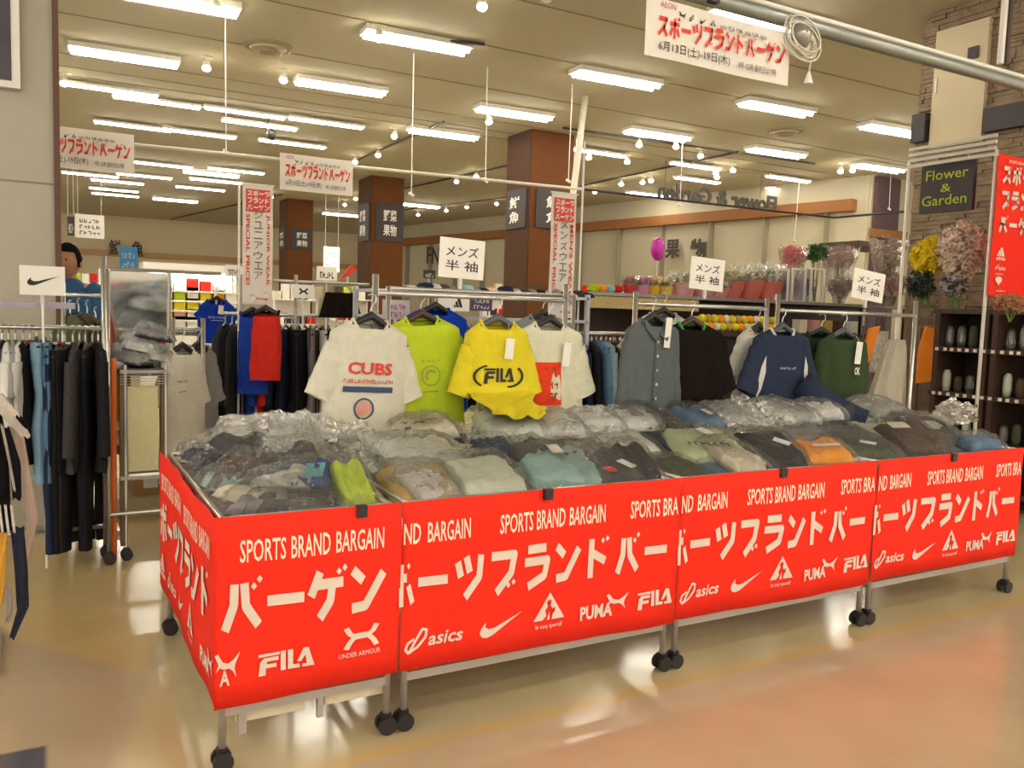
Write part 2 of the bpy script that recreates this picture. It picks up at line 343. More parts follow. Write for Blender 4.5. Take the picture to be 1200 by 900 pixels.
# ------------------------------------------------------------------ columns
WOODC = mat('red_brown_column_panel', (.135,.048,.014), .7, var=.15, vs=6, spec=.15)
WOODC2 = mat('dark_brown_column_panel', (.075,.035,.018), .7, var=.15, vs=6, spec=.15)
SIGND = mat('charcoal_sign', (.045,.035,.038), .6)
def column(label, cx, cy, wx, wy, txt, zs, nband=True):
    t = thing('square_column', label, 'column', (cx,cy,0))
    MB().box((cx,cy,0),(cx+wx,cy+wy,CEIL)).build('shaft', WOODC, t)
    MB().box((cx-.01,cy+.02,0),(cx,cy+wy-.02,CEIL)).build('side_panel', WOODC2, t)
    z0, z1 = zs
    MB().box((cx+.12*wx,cy-.03,z0),(cx+.98*wx,cy,z1)).build('sign_board', SIGND, t)
    MB().box((cx-.04,cy+.1*wy,z0),(cx-.01,cy+.9*wy,z1)).build('sign_board', SIGND, t)
    m = MB(); h = (z1-z0)*.3; 
    for i, s in enumerate(txt): text(m, s, cx+.35*wx, z0+(z1-z0)*(.52-.38*i), .42*wx, h, .02, o=(0,cy-.034,0))
    m.build('lettering', WHITE, t)
    m = MB()
    for i, s in enumerate(txt): text(m, s, 0, z0+(z1-z0)*(.52-.38*i), .42*wy, h, .02, o=(cx-.044,cy+.75*wy,0), U=Vector((0,-1,0)))
    m.build('lettering', WHITE, t)
    MB().box((cx-.005,cy-.006,1.9),(cx+wx,cy,1.93)).build('panel_joint', DARKB, t)
    return t
z1 = at(650,222,Y=9.6).z; z0 = at(650,268,Y=9.6).z
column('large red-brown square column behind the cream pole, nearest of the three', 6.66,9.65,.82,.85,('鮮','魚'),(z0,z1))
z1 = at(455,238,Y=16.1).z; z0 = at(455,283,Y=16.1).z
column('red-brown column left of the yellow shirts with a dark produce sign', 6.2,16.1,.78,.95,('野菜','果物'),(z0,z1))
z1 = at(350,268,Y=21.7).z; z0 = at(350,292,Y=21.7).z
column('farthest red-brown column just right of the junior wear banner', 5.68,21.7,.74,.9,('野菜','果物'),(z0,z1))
# cream pole in front of the large column
pa = at(681,152,Y=7.4); pb = at(657,345,Y=7.4); pk = (pa-pb)/(pa.z-pb.z)
tag(MB().tube([pb-pk*pb.z, pb+pk*(CEIL-pb.z)],.045,10).build('ceiling_pole', mat('cream_pole',(.62,.57,.44),.5), smooth=True), 'tall cream pole in front of the largest red-brown column', 'pole')
# stone column at right with panels
STONE = mat('ledger_stone', (.26,.19,.12), .9, var=.5, vs=9, bump=.6, bs=40)
XS = 7.2
sc = thing('stone_clad_column','stone-clad pillar at the right with a cream panel and dark plates','column',(XS,1.2,0))
MB().box((XS,.9,0),(XS+1.2,2.93,CEIL)).build('core', STONE, sc)
m = MB(); rs = random.Random(3); z = 1.5
while z < CEIL-.03:
    h = rs.choice([.03,.04,.05]); y = .9
    while y < 2.93:
        L = rs.uniform(.12,.4); y2 = min(2.93, y+L)
        m.box((XS-rs.uniform(.004,.03), y+.003, z+.002),(XS, y2-.003, z+h-.002)); y = y2
    z += h
so = m.build('stone_course', STONE, sc); so['kind'] = 'stuff'
zt = at(1120,20,X=XS-.04).z
def quad_on_x(px0, py0, px1, py1, X):   # y range and z range from pixels on an X plane
    a = at(px0,py0,X=X); b = at(px1,py1,X=X); return min(a.y,b.y), max(a.y,b.y), min(a.z,b.z), max(a.z,b.z)
ya, yb, za, zb = quad_on_x(1093,60,1161,20,XS-.05)
za2 = at(1120,170,X=XS-.05).z
MB().box((XS-.06,at(1158,60,X=XS-.05).y,za2),(XS-.0,at(1094,100,X=XS-.05).y,at(1125,30,X=XS-.05).z)).build('cream_panel', CREAMW, sc)
a = at(1141,62,X=XS-.06); MB().cbox((XS-.065,a.y,a.z),(.02,.10,.11)).build('small_plate', SIGND, sc)
a = at(1097,101,X=XS-.06); MB().cbox((XS-.065,a.y,a.z),(.01,.02,.14)).build('strip_handle', WPAINT, sc)
ya, yb, za, zb = quad_on_x(1068,168,1086,132,XS-.08)
MB().box((XS-.1,ya,za),(XS,yb,zb)).build('dark_plate', SIGND, sc)
a = at(1151,155,X=XS-.1); b = at(1200,118,X=XS-.1)
MB().box((XS-.1,b.y-.2,a.z),(XS,a.y,b.z)).build('dark_plate', SIGND, sc)
# brown beam from the ceiling beside the stone column
a = at(1172,75,X=5.2)
hp = thing('ceiling_hanger','brown and white hanger dropping from the ceiling at top right','hanger',(a.x,a.y,CEIL))
MB().tube([(a.x,a.y,a.z),(a.x,a.y,CEIL)],.022,8).build('rod', WPAINT, hp)
MB().tube([(a.x+.06,a.y,a.z),(a.x+.06,a.y,CEIL)],.02,8).build('rod', DARKB, hp)
# ------------------------------------------------------------------ ceiling lights
def light_fixture():
    t = thing('ceiling_light','x','ceiling light',(0,0,0),'twin-tube ceiling lights')
    MB().box((-.62,-.15,.015),(.62,.15,.075)).build('fixture_body', mat('fixture_white',(.75,.72,.64),.5), t)
    for y in (-.075,.075): MB().tube([(-.595,y,-.005),(.595,y,-.005)],.024,8).build('tube', TUBEM, t)
    return t
L0 = light_fixture(); usedL = [False]
def put_light(x, y, label, rz=0, z=CEIL-.078, group='twin-tube ceiling lights'):
    if not usedL[0]: o = L0; usedL[0] = True; o['label'] = label
    else: o = copy_tree(L0, None, label)
    o['group'] = group; o.location = (x,y,z); o.rotation_euler = (0,0,rz); return o
LP = [((205,0),'brightest twin tube at top left, cut by the top edge'),((147,65),'twin tube at upper left above the far strips'),((400,101),'twin tube just left of centre in the second row'),
 ((489,48),'twin tube at top centre nearest the camera'),((723,92),'twin tube left below the large white sale banner'),((603,132),'twin tube directly above the large brown column'),
 ((771,157),'twin tube right of the large brown column top'),((910,126),'twin tube below the coiled cable'),((910,178),'twin tube below the round vent at right'),
 ((1046,152),'twin tube touching the dark plate of the stone column'),((520,156),'broken-looking twin tube left of the brown column'),
 ((1030,196),'twin tube over the dark doorway near the stone column'),((898,21),'twin tube hidden behind the big sale banner edge')]
for (px, py), lb in LP:
    p = at(px, py, Z=CEIL-.05); put_light(p.x, p.y, 'white '+lb, math.radians(-3))
# long strips far left: rows of fixtures end to end
rows = [((82,97),(178,110)),((130,111),(428,148)),((116,142),(272,159)),((268,138),(340,151)),((308,163),(377,171)),((160,190),(221,194)),((75,203),(201,206)),((250,197),(304,201)),((228,209),(279,213)),
 ((790,191),(840,196)),((903,207),(945,210)),((903,220),(940,224)),((88,208),(186,216)),((92,218),(174,225)),((100,225),(170,230)),((210,218),(260,222)),((690,176),(712,179)),((805,209),(830,211))]
fi = 0
for ri, (a, b) in enumerate(rows):
    A = at(*a, Z=CEIL-.05); B = at(*b, Z=CEIL-.05); L = B.x-A.x; n = max(1, round(L/1.3)); n = min(n, 6)
    for k in range(n):
        t = (k+.5)/n; put_light(A.x+L*t, A.y+(B.y-A.y)*t, 'far white strip light, %s of strip row %s counted from nearest' % (ORD[k], ORD[ri]), 0, group='far strip lights').scale = (1,.5,.6)
# lights behind and beside the viewer carry the same grid on
k = 0
for gy in (-7.4,-5.0,-2.6,-.2):
    for gx in (-6,-3.2,-.4,2.4,5.2,8,10.8):
        if gy > -1 and -1.5 < gx < 9: continue
        k += 1; put_light(gx, gy, 'twin-tube light outside the photograph, %s behind the viewer' % ORD[k], 0, group='ceiling lights outside the photograph')
k = 0
for gx, gy in ((-3.2,2.2),(-6,2.2),(9.5,2.2),(-6,5),(11.5,4.6),(15,5),(12.5,14),(-3,9),(-3,15),(-3,21),(3,24),(8,24),(9,20),(3,18)):
    k += 1; put_light(gx, gy, 'twin-tube light of the farther store area, %s in the list from near to far' % ORD[k], 0, group='ceiling lights of the farther store area')
# spotlights
def spot_proto():
    t = thing('spotlight','x','spotlight',(0,0,0),'ceiling spotlights')
    MB().cbox((0,0,-.012),(.16,.03,.024)).build('track_mount', WPAINT, t)
    st = MB().tube([(0,0,-.02),(0,0,-.07)],.008,6).build('stem', WPAINT, t)
    MB().lathe((0,0,-.11),[(.045,-.02),(.045,0),(.035,.04),(.02,.05)],12).build('lamp_head', WPAINT, t, True)
    MB().ball((0,0,-.15),.052,10,6,(1,1,.75)).build('lamp_glow', SPOTM, t, True)
    return t
S0 = spot_proto(); SP = [(254,12),(242,80),(332,94),(565,8),(443,182),(416,190),(573,143),(535,213),(558,207),(582,239),(523,247),(547,243),(490,252),(821,183),(749,170),(792,172),(697,225),(728,216),(753,214),(763,212),(839,203),(859,200),(985,201),(999,200),(444,45),(462,160),(840,208),(735,190),(690,185),(75,98),(318,231),(430,236),(350,252),(404,240),(417,233)]
for i, (px, py) in enumerate(SP):
    zc = CEIL-.15; p = at(px, py, Z=zc); o = S0 if i == 0 else copy_tree(S0)
    o.location = (p.x, p.y, CEIL); far = (p-CAM).length
    side = 'left' if px < 400 else 'centre' if px < 650 else 'right'
    o['label'] = 'small white ceiling spotlight, %s from the left among the glowing spotlights' % ORD[sorted(SP).index((px,py)) % 28] if sorted(SP).index((px,py)) < 28 else 'small white ceiling spotlight near the stone column, number %s rightwards' % ORD[sorted(SP).index((px,py))-28]
    if px == 792: pass
# hanging white spotlight head at top
a = at(640,18,Z=CEIL-.3)
ow = copy_tree(S0, None, 'unlit white spotlight head tilted down at the top centre', {'lamp_glow': WPAINT}); ow.location = (a.x,a.y,CEIL); ow.rotation_euler = (0,0,.6)
# tracks
TRK = mat('black_track', (.025,.022,.02), .5)
for i, (a, b, lb) in enumerate([((660,150),(955,192),'black lighting track running right from the brown column'),((400,196),(520,143),'black lighting track left of the brown column, nearest'),
        ((470,222),(604,192),'black lighting track left of the brown column, middle'),((440,250),(604,230),'black lighting track left of the brown column, farthest'),((680,218),(865,178),'black lighting track crossing behind the mirrored letters'),
        ((200,257),(330,228),'dark far track above the junior wear banner'),((425,38),(568,52),'dark track behind the top centre twin tube')]):
    A = at(*a, Z=CEIL-.03); B = at(*b, Z=CEIL-.03)
    tag(MB().tube([A,B],.018,6).build('lighting_track', TRK), lb, 'lighting track')
# round vents
VENT = mat('vent_ring', (.30,.25,.15), .6)
for (px, py), lb in (((314,54),'round ceiling vent at upper left between the tube lights'),((921,153),'round ceiling vent at right between two tube lights')):
    p = at(px, py, Z=CEIL); t = thing('ceiling_vent', lb, 'vent', (p.x,p.y,CEIL))
    MB().lathe((p.x,p.y,CEIL),[(.29,0),(.29,-.015),(.25,-.03)],28).build('outer_ring', VENT, t)
    MB().lathe((p.x,p.y,CEIL-.03),[(.21,0),(.19,-.02),(.02,-.03)],24).build('cone', mat('vent_cone',(.42,.36,.24),.6), t)
    MB().lathe((p.x,p.y,CEIL-.06),[(.12,0),(.10,-.02),(.02,-.02)],20).build('inner_ring', VENT, t)
a = at(318,158,Z=CEIL-.3)
sp = thing('ceiling_speaker','small black ceiling speaker on a bracket above the far strips','speaker',(a.x,a.y,CEIL))
MB().tube([(a.x,a.y,CEIL),(a.x-.1,a.y,CEIL-.2),a],.008,6).build('bracket', TRK, sp); MB().ball(a,.075,10,8,(1,1,1.2)).build('horn', BLACKP, sp, True)
# hanging rods (white)
YP = 7.0
for i, (pts, lb) in enumerate([(((264,20),(265,178)),'thin white hanging rod left of centre'),(((485,60),(482,228)),'thin white hanging rod with a clip above the men short-sleeve card'),(((571,88),(569,212)),'thin white hanging rod left of the brown column'),
        (((669,148),(666,212)),'thin white rod in front of the brown column'),(((937,210),(931,282)),'thin white rod dropping behind the boxed flowers'),(((1044,205),(1042,245)),'short white rod left of the stone column'),(((800,160),(797,240)),'thin pale rod crossing the mirrored letters')]):
    yy = YP if i < 4 else min(13, max(3, at(*pts[0], Z=CEIL).y)); A = at(*pts[0], Y=yy); B = at(*pts[1], Y=yy)
    t = thing('hanging_rod', lb, 'rod', (B.x,B.y,CEIL))
    MB().tube([(A.x,yy,CEIL),(B.x,yy,B.z)],.006,6).build('rod', WPAINT, t)
    MB().obox((B.x,yy,B.z),.07,.03,.03,0,.4,0).build('clip', WPAINT, t)
# far long pipe with small sale banners, near pipe with big banner
YP = 7.0; za = at(75,160,Y=YP).z
A = at(60,160,Y=YP); B = at(684,222,Y=YP)
tag(MB().tube([A,B],.02,8).build('hanging_pipe', mat('white_pipe',(.66,.62,.52),.4), smooth=True), 'long white pipe hanging across the store behind the racks', 'pipe')
B2 = at(977,255,Y=YP); B3 = at(1060,248,Y=5.0)
tag(MB().tube([B,B2,B3],.017,8).build('black_cable', TRK, smooth=True), 'black cable sagging right from the white pipe to the stone column', 'cable')
YN = .2
A = at(735,-8,Y=YN); B = at(1215,108,Y=YN); B.z = A.z = (A.z+B.z)/2-.0
A = Vector((1.2,YN,2.795)); B = Vector((5.2,YN,2.795)); zn = at(1000,45,Y=YN).z
m = thing('near_hanging_pipe','thick grey metal pipe crossing the top right corner','pipe',(3,YN,zn))
PG = mat('galvanised_pipe', (.33,.34,.31), .35, .6)
MB().tube([(1.6,YN,zn),(5.6,YN,zn)],.032,12).build('pipe_body', PG, m, True)
MB().tube([(1.6,YN,zn+.045),(5.6,YN,zn+.045)],.012,8).build('thin_rail', WPAINT, m, True)
# cable coil on the near pipe
a = at(938,42,Y=YN-.06); t = thing('cable_coil','coil of clear cable wound on the grey metal pipe','cable',(a.x,a.y,a.z))
mm = MB(); rs = random.Random(5)
for i in range(9):
    r1 = rs.uniform(.065,.10); cx = a.x+rs.uniform(-.015,.015); cz = a.z-rs.uniform(-.01,.03); th = rs.uniform(-.5,.5)
    mm.tube([(cx+r1*math.cos(q*PI/10), a.y-.02+.03*math.sin(q*PI/10+th)+i*.004, cz+r1*.95*math.sin(q*PI/10)) for q in range(21)],.004,5)
mm.build('loops', mat('pale_cable',(.70,.66,.55),.3), t, True)
MB().ball((a.x,a.y,a.z),.05,12,8).build('hub', mat('grey_hub',(.35,.33,.28),.2,.5), t, True)
b = at(948,85,Y=YN-.06); MB().tube([(a.x+.03,a.y,a.z-.05),(b.x+.01,b.y,b.z+.06),(b.x,b.y,b.z)],.004,5).build('dangling_end', mat('pale_cable',(1,1,1)), t)
MB().lathe((b.x,b.y,b.z-.03),[(.022,-.02),(.016,.0),(.006,.03)],8).build('plug', WPAINT, t)
SALE = 'スポーツブランドバーゲン'
def sale_banner(label, x, z, wd, ht, Y, rz=0, group=None):
    t = thing('sale_banner', label, 'banner', (x,Y,z), group)
    def wav(u): return .006*math.sin(u*9)
    U = Vector((math.cos(rz),math.sin(rz),0)); N = Vector((math.sin(rz),-math.cos(rz),0)); o = Vector((x,Y,z))
    MB().grid(lambda u, v: o+U*(u*wd)+ZU*(v*ht)+N*wav(u*wd), 20, 4).build('sheet', mat('white_banner_sheet',(.74,.68,.60),.7,var=.03), t, solid=.002)
    m = MB(); KTB = dict(o=o+N*.009, U=U)
    for i, ch in enumerate(SALE):
        st, dt = KT.get(ch, KT['ス']); put(m, stroke_geo(st, .20, dt), wd*(.07+.075*i), ht*.37, wd*.066, ht*.36, **KTB)
    m.build('headline', REDINK, t)
    m = MB(); text(m, '6月13日(土)-19日(木)', wd*.08, ht*.10, wd*.48, ht*.20, .005, **KTB); m.build('date_line', INK, t); m = MB(); text(m, '9時~22時 最終日は17時', wd*.62, ht*.12, wd*.28, ht*.13, .003, **KTB); m.build('hours_line', INK, t)
    m = MB(); text(m, 'AEON', wd*.08, ht*.86, wd*.10, ht*.10, .0, **KTB); m.build('store_mark', mat('magenta_ink',(.45,.06,.18),.8), t)
    m = MB(); xs = wd*.2
    for gg, w_ in ((CAT,.05),(SPIR,.03),(SWOOSH,.05),(ROOST,.04)): put(m, gg, xs, ht*.73, wd*w_, ht*.13, **KTB); xs += wd*.07
    for s in ('asics','FILA','PUMA','adidas','UA','mizuno'): text(m, s, xs, ht*.745, wd*.045, ht*.08, .01, **KTB); xs += wd*.058
    m.build('logo_row', INK, t)['kind'] = 'stuff'; return t
a = at(747,72,Y=YN); b = at(913,102,Y=YN); c = at(752,0,Y=YN)
bw = (b.x-a.x); bh = a.z*0+ (at(752,2,Y=YN).z-at(748,70,Y=YN).z)
t = sale_banner('large white sale banner with red katakana hanging at the top right', at(749,0,Y=YN).x, at(830,86,Y=YN).z, bw*1.0, bh, YN-.05)
for u in (.38,.5):
    pass
a = at(836,2,Y=YN-.06); MB().cbox((a.x,YN-.06,a.z+.02),(.045,.03,.05)).build('bracket_clip', BLACKP, t)
a = at(327,222,Y=YP); b = at(412,226,Y=YP)
sale_banner('small white sale banner above the red-brown column, centre left', a.x, a.z+.0, b.x-a.x, .40, YP-.03)
a = at(157,203,Y=YP); L = .96
sale_banner('small white sale banner partly cut by the cream wall at left', a.x-L, a.z-.02, L, .40, YP-.03)
# ================================================================== WAGONS
Hh = .812
def caster(m, x, y): 
    m.tube([(x,y-.028,.032),(x,y-.012,.032)],.032,12); m.tube([(x,y+.012,.032),(x,y+.028,.032)],.032,12); m.cbox((x,y,.055),(.03,.03,.035))
def skirt(t, pts_fn, L, mats=RED): pass
def face_text_long(m, **k):     # the printing on the 1.2 m cloths
    kata(m, 'ポーツブランドバー', .0-.055, .452, .139, .118, .158, **k)
def wagon(label, x0, L, D, side=False):
    t = thing('bargain_wagon', label, 'wagon', (x0+L/2, D/2, 0))
    for (x, y) in ((x0+.024,.024),(x0+L-.024,.024),(x0+.024,D-.024),(x0+L-.024,D-.024)):
        lg = MB().tube([(x,y,.06),(x,y,Hh-.004)],.0125,10).build('leg', GREYM, t, True)
        m = MB(); caster(m, x, y); m.build('caster', BLACKP, lg)
    for y in (.024, D-.024):
        MB().box((x0+.03,y-.009,.175),(x0+L-.03,y+.009,.205)).build('lower_rail', GREYM, t)
        MB().tube([(x0+.02,y,Hh-.01),(x0+L-.02,y,Hh-.01)],.010,8).build('top_rail', CHROME, t, True)
    for x in (x0+.024, x0+L-.024):
        MB().box((x-.009,.03,.175),(x+.009,D-.03,.205)).build('lower_rail', GREYM, t)
        MB().tube([(x,.02,Hh-.01),(x,D-.02,Hh-.01)],.010,8).build('top_rail', CHROME, t, True)
    zf = .73; zb = .73 if side else .90
    MB().add([(x0+.04,.04,zf),(x0+L-.04,.04,zf),(x0+L-.04,D-.04,zb),(x0+.04,D-.04,zb),(x0+.04,.04,zf-.015),(x0+L-.04,.04,zf-.015),(x0+L-.04,D-.04,zb-.015),(x0+.04,D-.04,zb-.015)],
             [(0,1,2,3),(7,6,5,4),(0,4,5,1),(1,5,6,2),(2,6,7,3),(3,7,4,0)]).build('tray', mat('grey_tray',(.20,.19,.18),.6), t)
    rw = random.Random(int(x0*100))
    ph = rw.uniform(0,6)
    def wv(x, z): return -.006-.004*math.sin(x*7+ph)-.003*math.sin(x*19+z*6+ph)
    xl, xr = (x0-.006, x0+L+.006)
    sk = MB().grid(lambda u, v: (xl+u*(xr-xl), wv(xl+u*(xr-xl), v)-.003+.004*(1-v), .215+.015*math.sin(u*3+ph)*(1-v)*.5+v*(Hh+.004-.215)), 40, 8).build('front_cloth', RED, t, True, solid=.0012)
    class K(dict): pass
    m = MB()
    if not side:
        kata(m, 'ーツブランドバー', x0+.052, .452, .1395, .115, .158); put(m, stroke_geo(KT['ポ'][0][2:]+[[(.95,.70),(.55,.70)]], .21, ((.82,.95),)) if False else stroke_geo([[(.30,.66),(.55,.66)],[(.30,.98),(.30,.0)],[(.62,.48),(.82,.05)]],.2,((.62,.93),)), x0-.03, .452, .08, .15)
        m2 = MB(); spb(m2, x0+.368, .668, .465); m3 = MB(); m4 = MB()
        text(m3, 'BARGAIN', x0+.085, .668, .165, .072, .012); text(m3, 'ND', x0+.0, .668, .06, .072, .012); text(m4, 'SPORTS', x0+.955, .668, .14, .072, .012); text(m4, 'BRA', x0+1.112, .668, .08, .072, .012)
        EM = [(x0+x, .292, wch) for x, wch in ((.02,'ASICS'),(.295,'NIKE'),(.525,'LECOQ'),(.735,'PUMA'),(1.005,'FILA'))]
        bx = x0+.565
    else:
        kata(m, 'バーゲン', .015, .455, .135, .122, .165)
        m2 = MB(); m3 = MB(); m4 = MB(); spb(m2, .07, .668, .465); EM = [(.127,.298,'FILA'),(.395,.305,'UA'),(-.004,.30,'CATONLY')]
        bx = .455
    # let the print ride on the cloth
    ems = []
    for ex, ez, wch in EM:
        q = MB(); logos(q, ex, ez, wch); ems.append(q)
    for q in [m, m2, m3, m4]+ems:
        q.v = [(x, wv(x,(z-.215)/.6)-.0052, z) for x, y, z in q.v]
    for q in ems: q.build('logo_print', PRINT, t)
    m.build('large_print', PRINT, t); [q.build('small_lettering', PRINTS, t) for q in (m2, m3, m4) if q.v]
    MB().cbox((bx,-.014,Hh-.012),(.035,.022,.04)).build('binder_clip', BLACKP, t)
    if side:
        def ws(y): return -.008-.004*math.sin(y*8+1)-.002*math.sin(y*21)
        MB().grid(lambda u, v: (ws(u*D), D+.02-u*(D+.02), .225+v*(Hh+.004-.225)), 40, 6).build('side_cloth', RED, t, True, solid=.0012)
        ms = MB(); ms2 = MB(); kk = dict(o=(0,D,0), U=Vector((0,-1,0)))
        kata(ms, 'ポーツブランド', .07, .452, .165, .145, .165, **kk); spb(ms2, .10, .668, .52, .072, **kk); ms3 = MB(); spb(ms3, .72, .668, .50, .072, **kk)
        for x, wch in ((.06,'ADIDAS'),(.25,'ASICS'),(.53,'NIKE'),(.80,'LECOQ'),(1.06,'PUMA')): 
            q = MB(); logos(q, x, .292, wch, **kk); q.v = [(ws(D-vy)-.0045, vy, vz) for vx, vy, vz in q.v]; q.build('logo_print', PRINT, t)
        for q in (ms, ms2, ms3): q.v = [(ws(D-y)-.0045, y, z) for x, y, z in q.v]
        ms.build('large_print', PRINT, t); ms2.build('small_lettering', PRINTS, t); ms3.build('small_lettering', PRINTS, t)
        for xx in (.07,.36):
            MB().box((xx,.05,.13),(xx+.22,.065,.225)).build('cream_board', mat('cream_board',(.70,.62,.45),.7), t)
        MB().box((.075,.03,.10),(.10,.05,.30)).build('board_frame', GREYM, t); MB().box((.33,.03,.10),(.35,.05,.30)).build('board_frame', GREYM, t)
    return t
wagon('leftmost red-skirted wagon turned end-on with a jumble of bags', 0, .593, 1.28, True)
wagon('red-skirted wagon second from the left, under the yellow shirts', .609, 1.2, .9)
wagon('red-skirted wagon third from the left, under the black shirt', 1.825, 1.2, .9)
wagon('rightmost red-skirted wagon of the row', 3.041, 1.2, .9)
# ------------------------------------------------------------------ bagged garments
def folded_mesh(seed, n=18):
    r = random.Random(seed); off = Vector((r.uniform(0,50),r.uniform(0,50),0))
    m = MB(); W, L, H = .28, .34, .045
    fx = r.uniform(.25,.4)
    def top(u, v):
        x = (u-.5)*2; y = (v-.5)*2
        e = max(0, 1-abs(x)**6)**.5*max(0, 1-abs(y)**6)**.5
        h = H*e*(.80+.30*noise.noise(Vector((x*1.3,y*1.3,0))+off))+.012*e*noise.noise(Vector((x*4,y*3,2))+off)+.010*e*abs(noise.noise(Vector((x*9,y*3,5))+off))
        if x > fx: h += .012*e
        if v < .16: h -= .004*e
        return (x*W/2+.006*noise.noise(Vector((y*3,0,1))+off), y*L/2+.006*noise.noise(Vector((x*3,9,1))+off), max(.001, h))
    m.grid(top, n, n)
    m.grid(lambda u, v: (lambda p: (p[0], p[1], 0))(top(1-u, v)), n, n)
    return m
def film_mesh(seed, n=22, W=.33, L=.42, H=.056, cr=1.0):
    r = random.Random(seed+99); off = Vector((r.uniform(0,50),r.uniform(0,50),3))
    m = MB()
    def top(u, v):
        x = (u-.5)*2; y = (v-.5)*2
        e = max(0, 1-abs(x)**4)**.5*max(0, 1-abs(y)**5)**.5
        a = noise.noise(Vector((x*2.2,y*2.2,0))+off); b = abs(noise.noise(Vector((x*6,y*5,1))+off)); c = abs(noise.noise(Vector((x*13,y*10,1))+off))
        h = e*(H+.004)+cr*(.006*a+.014*b*(1.3-e)+.006*c)+.004
        return (x*W/2+.012*a, y*L/2+.012*b, max(.002, h))
    m.grid(top, n, n); return m
G_MESH = []; F_MESH = []; 
hold = thing('bagged_garment','x','folded garment')
for i in range(5):
    G_MESH.append(folded_mesh(i).build('garment', cloth('grey',(.3,.3,.3)), None, True).data)
    F_MESH.append(film_mesh(i).build('plastic_bag', FILM, None, False).data)
for o in list(C.objects):
    if o.name.startswith(('garment','plastic_bag')) : bpy.data.objects.remove(o)
bpy.data.objects.remove(hold)
TAGM = MB().box((-.022,-.04,0),(.022,.04,.0015)).build('price_tag', WHITE); TAGD = TAGM.data; bpy.data.objects.remove(TAGM)
COL = dict(black=(.018,.017,.020), charcoal=(.055,.050,.052), navy=(.022,.030,.07), royal=(.02,.06,.28), blue=(.12,.22,.36), sky=(.22,.38,.50), teal=(.34,.55,.54), cyan=(.10,.45,.58), sage=(.47,.54,.33), mint=(.56,.60,.49), grey=(.40,.39,.37), lgrey=(.66,.65,.60), white=(.82,.79,.73), cream=(.74,.68,.52),
    mustard=(.52,.35,.09), lime=(.48,.60,.03), orange=(.85,.33,.02), olive=(.085,.10,.055), dgreen=(.05,.075,.035), brown=(.10,.065,.05), mauve=(.30,.26,.30), red=(.60,.03,.02), yellow=(.78,.60,.03), pink=(.6,.3,.3))
bi = [0]
def bagged(label, x, y, z, rz, col, sc=(1,1,1), tx=0, ty=0, tg=None, patch=None, name='bagged_garment', milky=False, extra=None):
    i = bi[0]; bi[0] += 1
    t = bpy.data.objects.new(name, None); C.objects.link(t); tag(t, label, 'folded garment', 'bagged garments on the wagons')
    t.location = (x,y,z); t.rotation_euler = (tx,ty,rz); t.scale = sc
    g = bpy.data.objects.new('garment', G_MESH[i%5]); C.objects.link(g); g.parent = t
    g.material_slots[0].link = 'OBJECT'; g.material_slots[0].material = cloth(col, COL[col])
    f = bpy.data.objects.new('plastic_bag', F_MESH[(i*3)%5]); C.objects.link(f); f.parent = t
    f.material_slots[0].link = 'OBJECT'; f.material_slots[0].material = FILM2 if milky else FILM
    if tg:
        q = bpy.data.objects.new('price_tag', TAGD); C.objects.link(q); q.parent = t; q.location = (tg[0],tg[1],.056); q.rotation_euler = (0,0,tg[2] if len(tg) > 2 else 0)
    if patch:
        pc, px_, py_, sw, sh = patch
        q = MB().box((px_-sw/2,py_-sh/2,.050),(px_+sw/2,py_+sh/2,.0525)).build('printed_patch', cloth(pc, COL[pc])); q.parent = t
    if extra: extra(t)
    return t
def onpile(px, py, W=2, h=0):
    # wagons 2-4: tilted tray from z=.76 (front) to .90 (back)
    p = at(px, py, Z=.84)
    for _ in range(8):
        zz = .80+.19*max(0,min(1,p.y/.9)); p = at(px, py, Z=zz)
    return p
SL = math.atan(.17/.82)
def mark(txt_, m_, x=0, y=-.12, w_=.14, h_=.03):
    def f(t):
        q = MB()
        if txt_ == '#': SCR(x-w_/2, y, w_, h_, 7, 4)(q); q.v = [(v[0],v[2],.0545) for v in q.v]
        else: text(q, txt_, x-w_/2, y, w_, h_, .02, o=(0,0,.0545), V=Vector((0,1,0)))
        q = q.build('printed_mark', m_); q.parent = t
    return f
R = math.radians
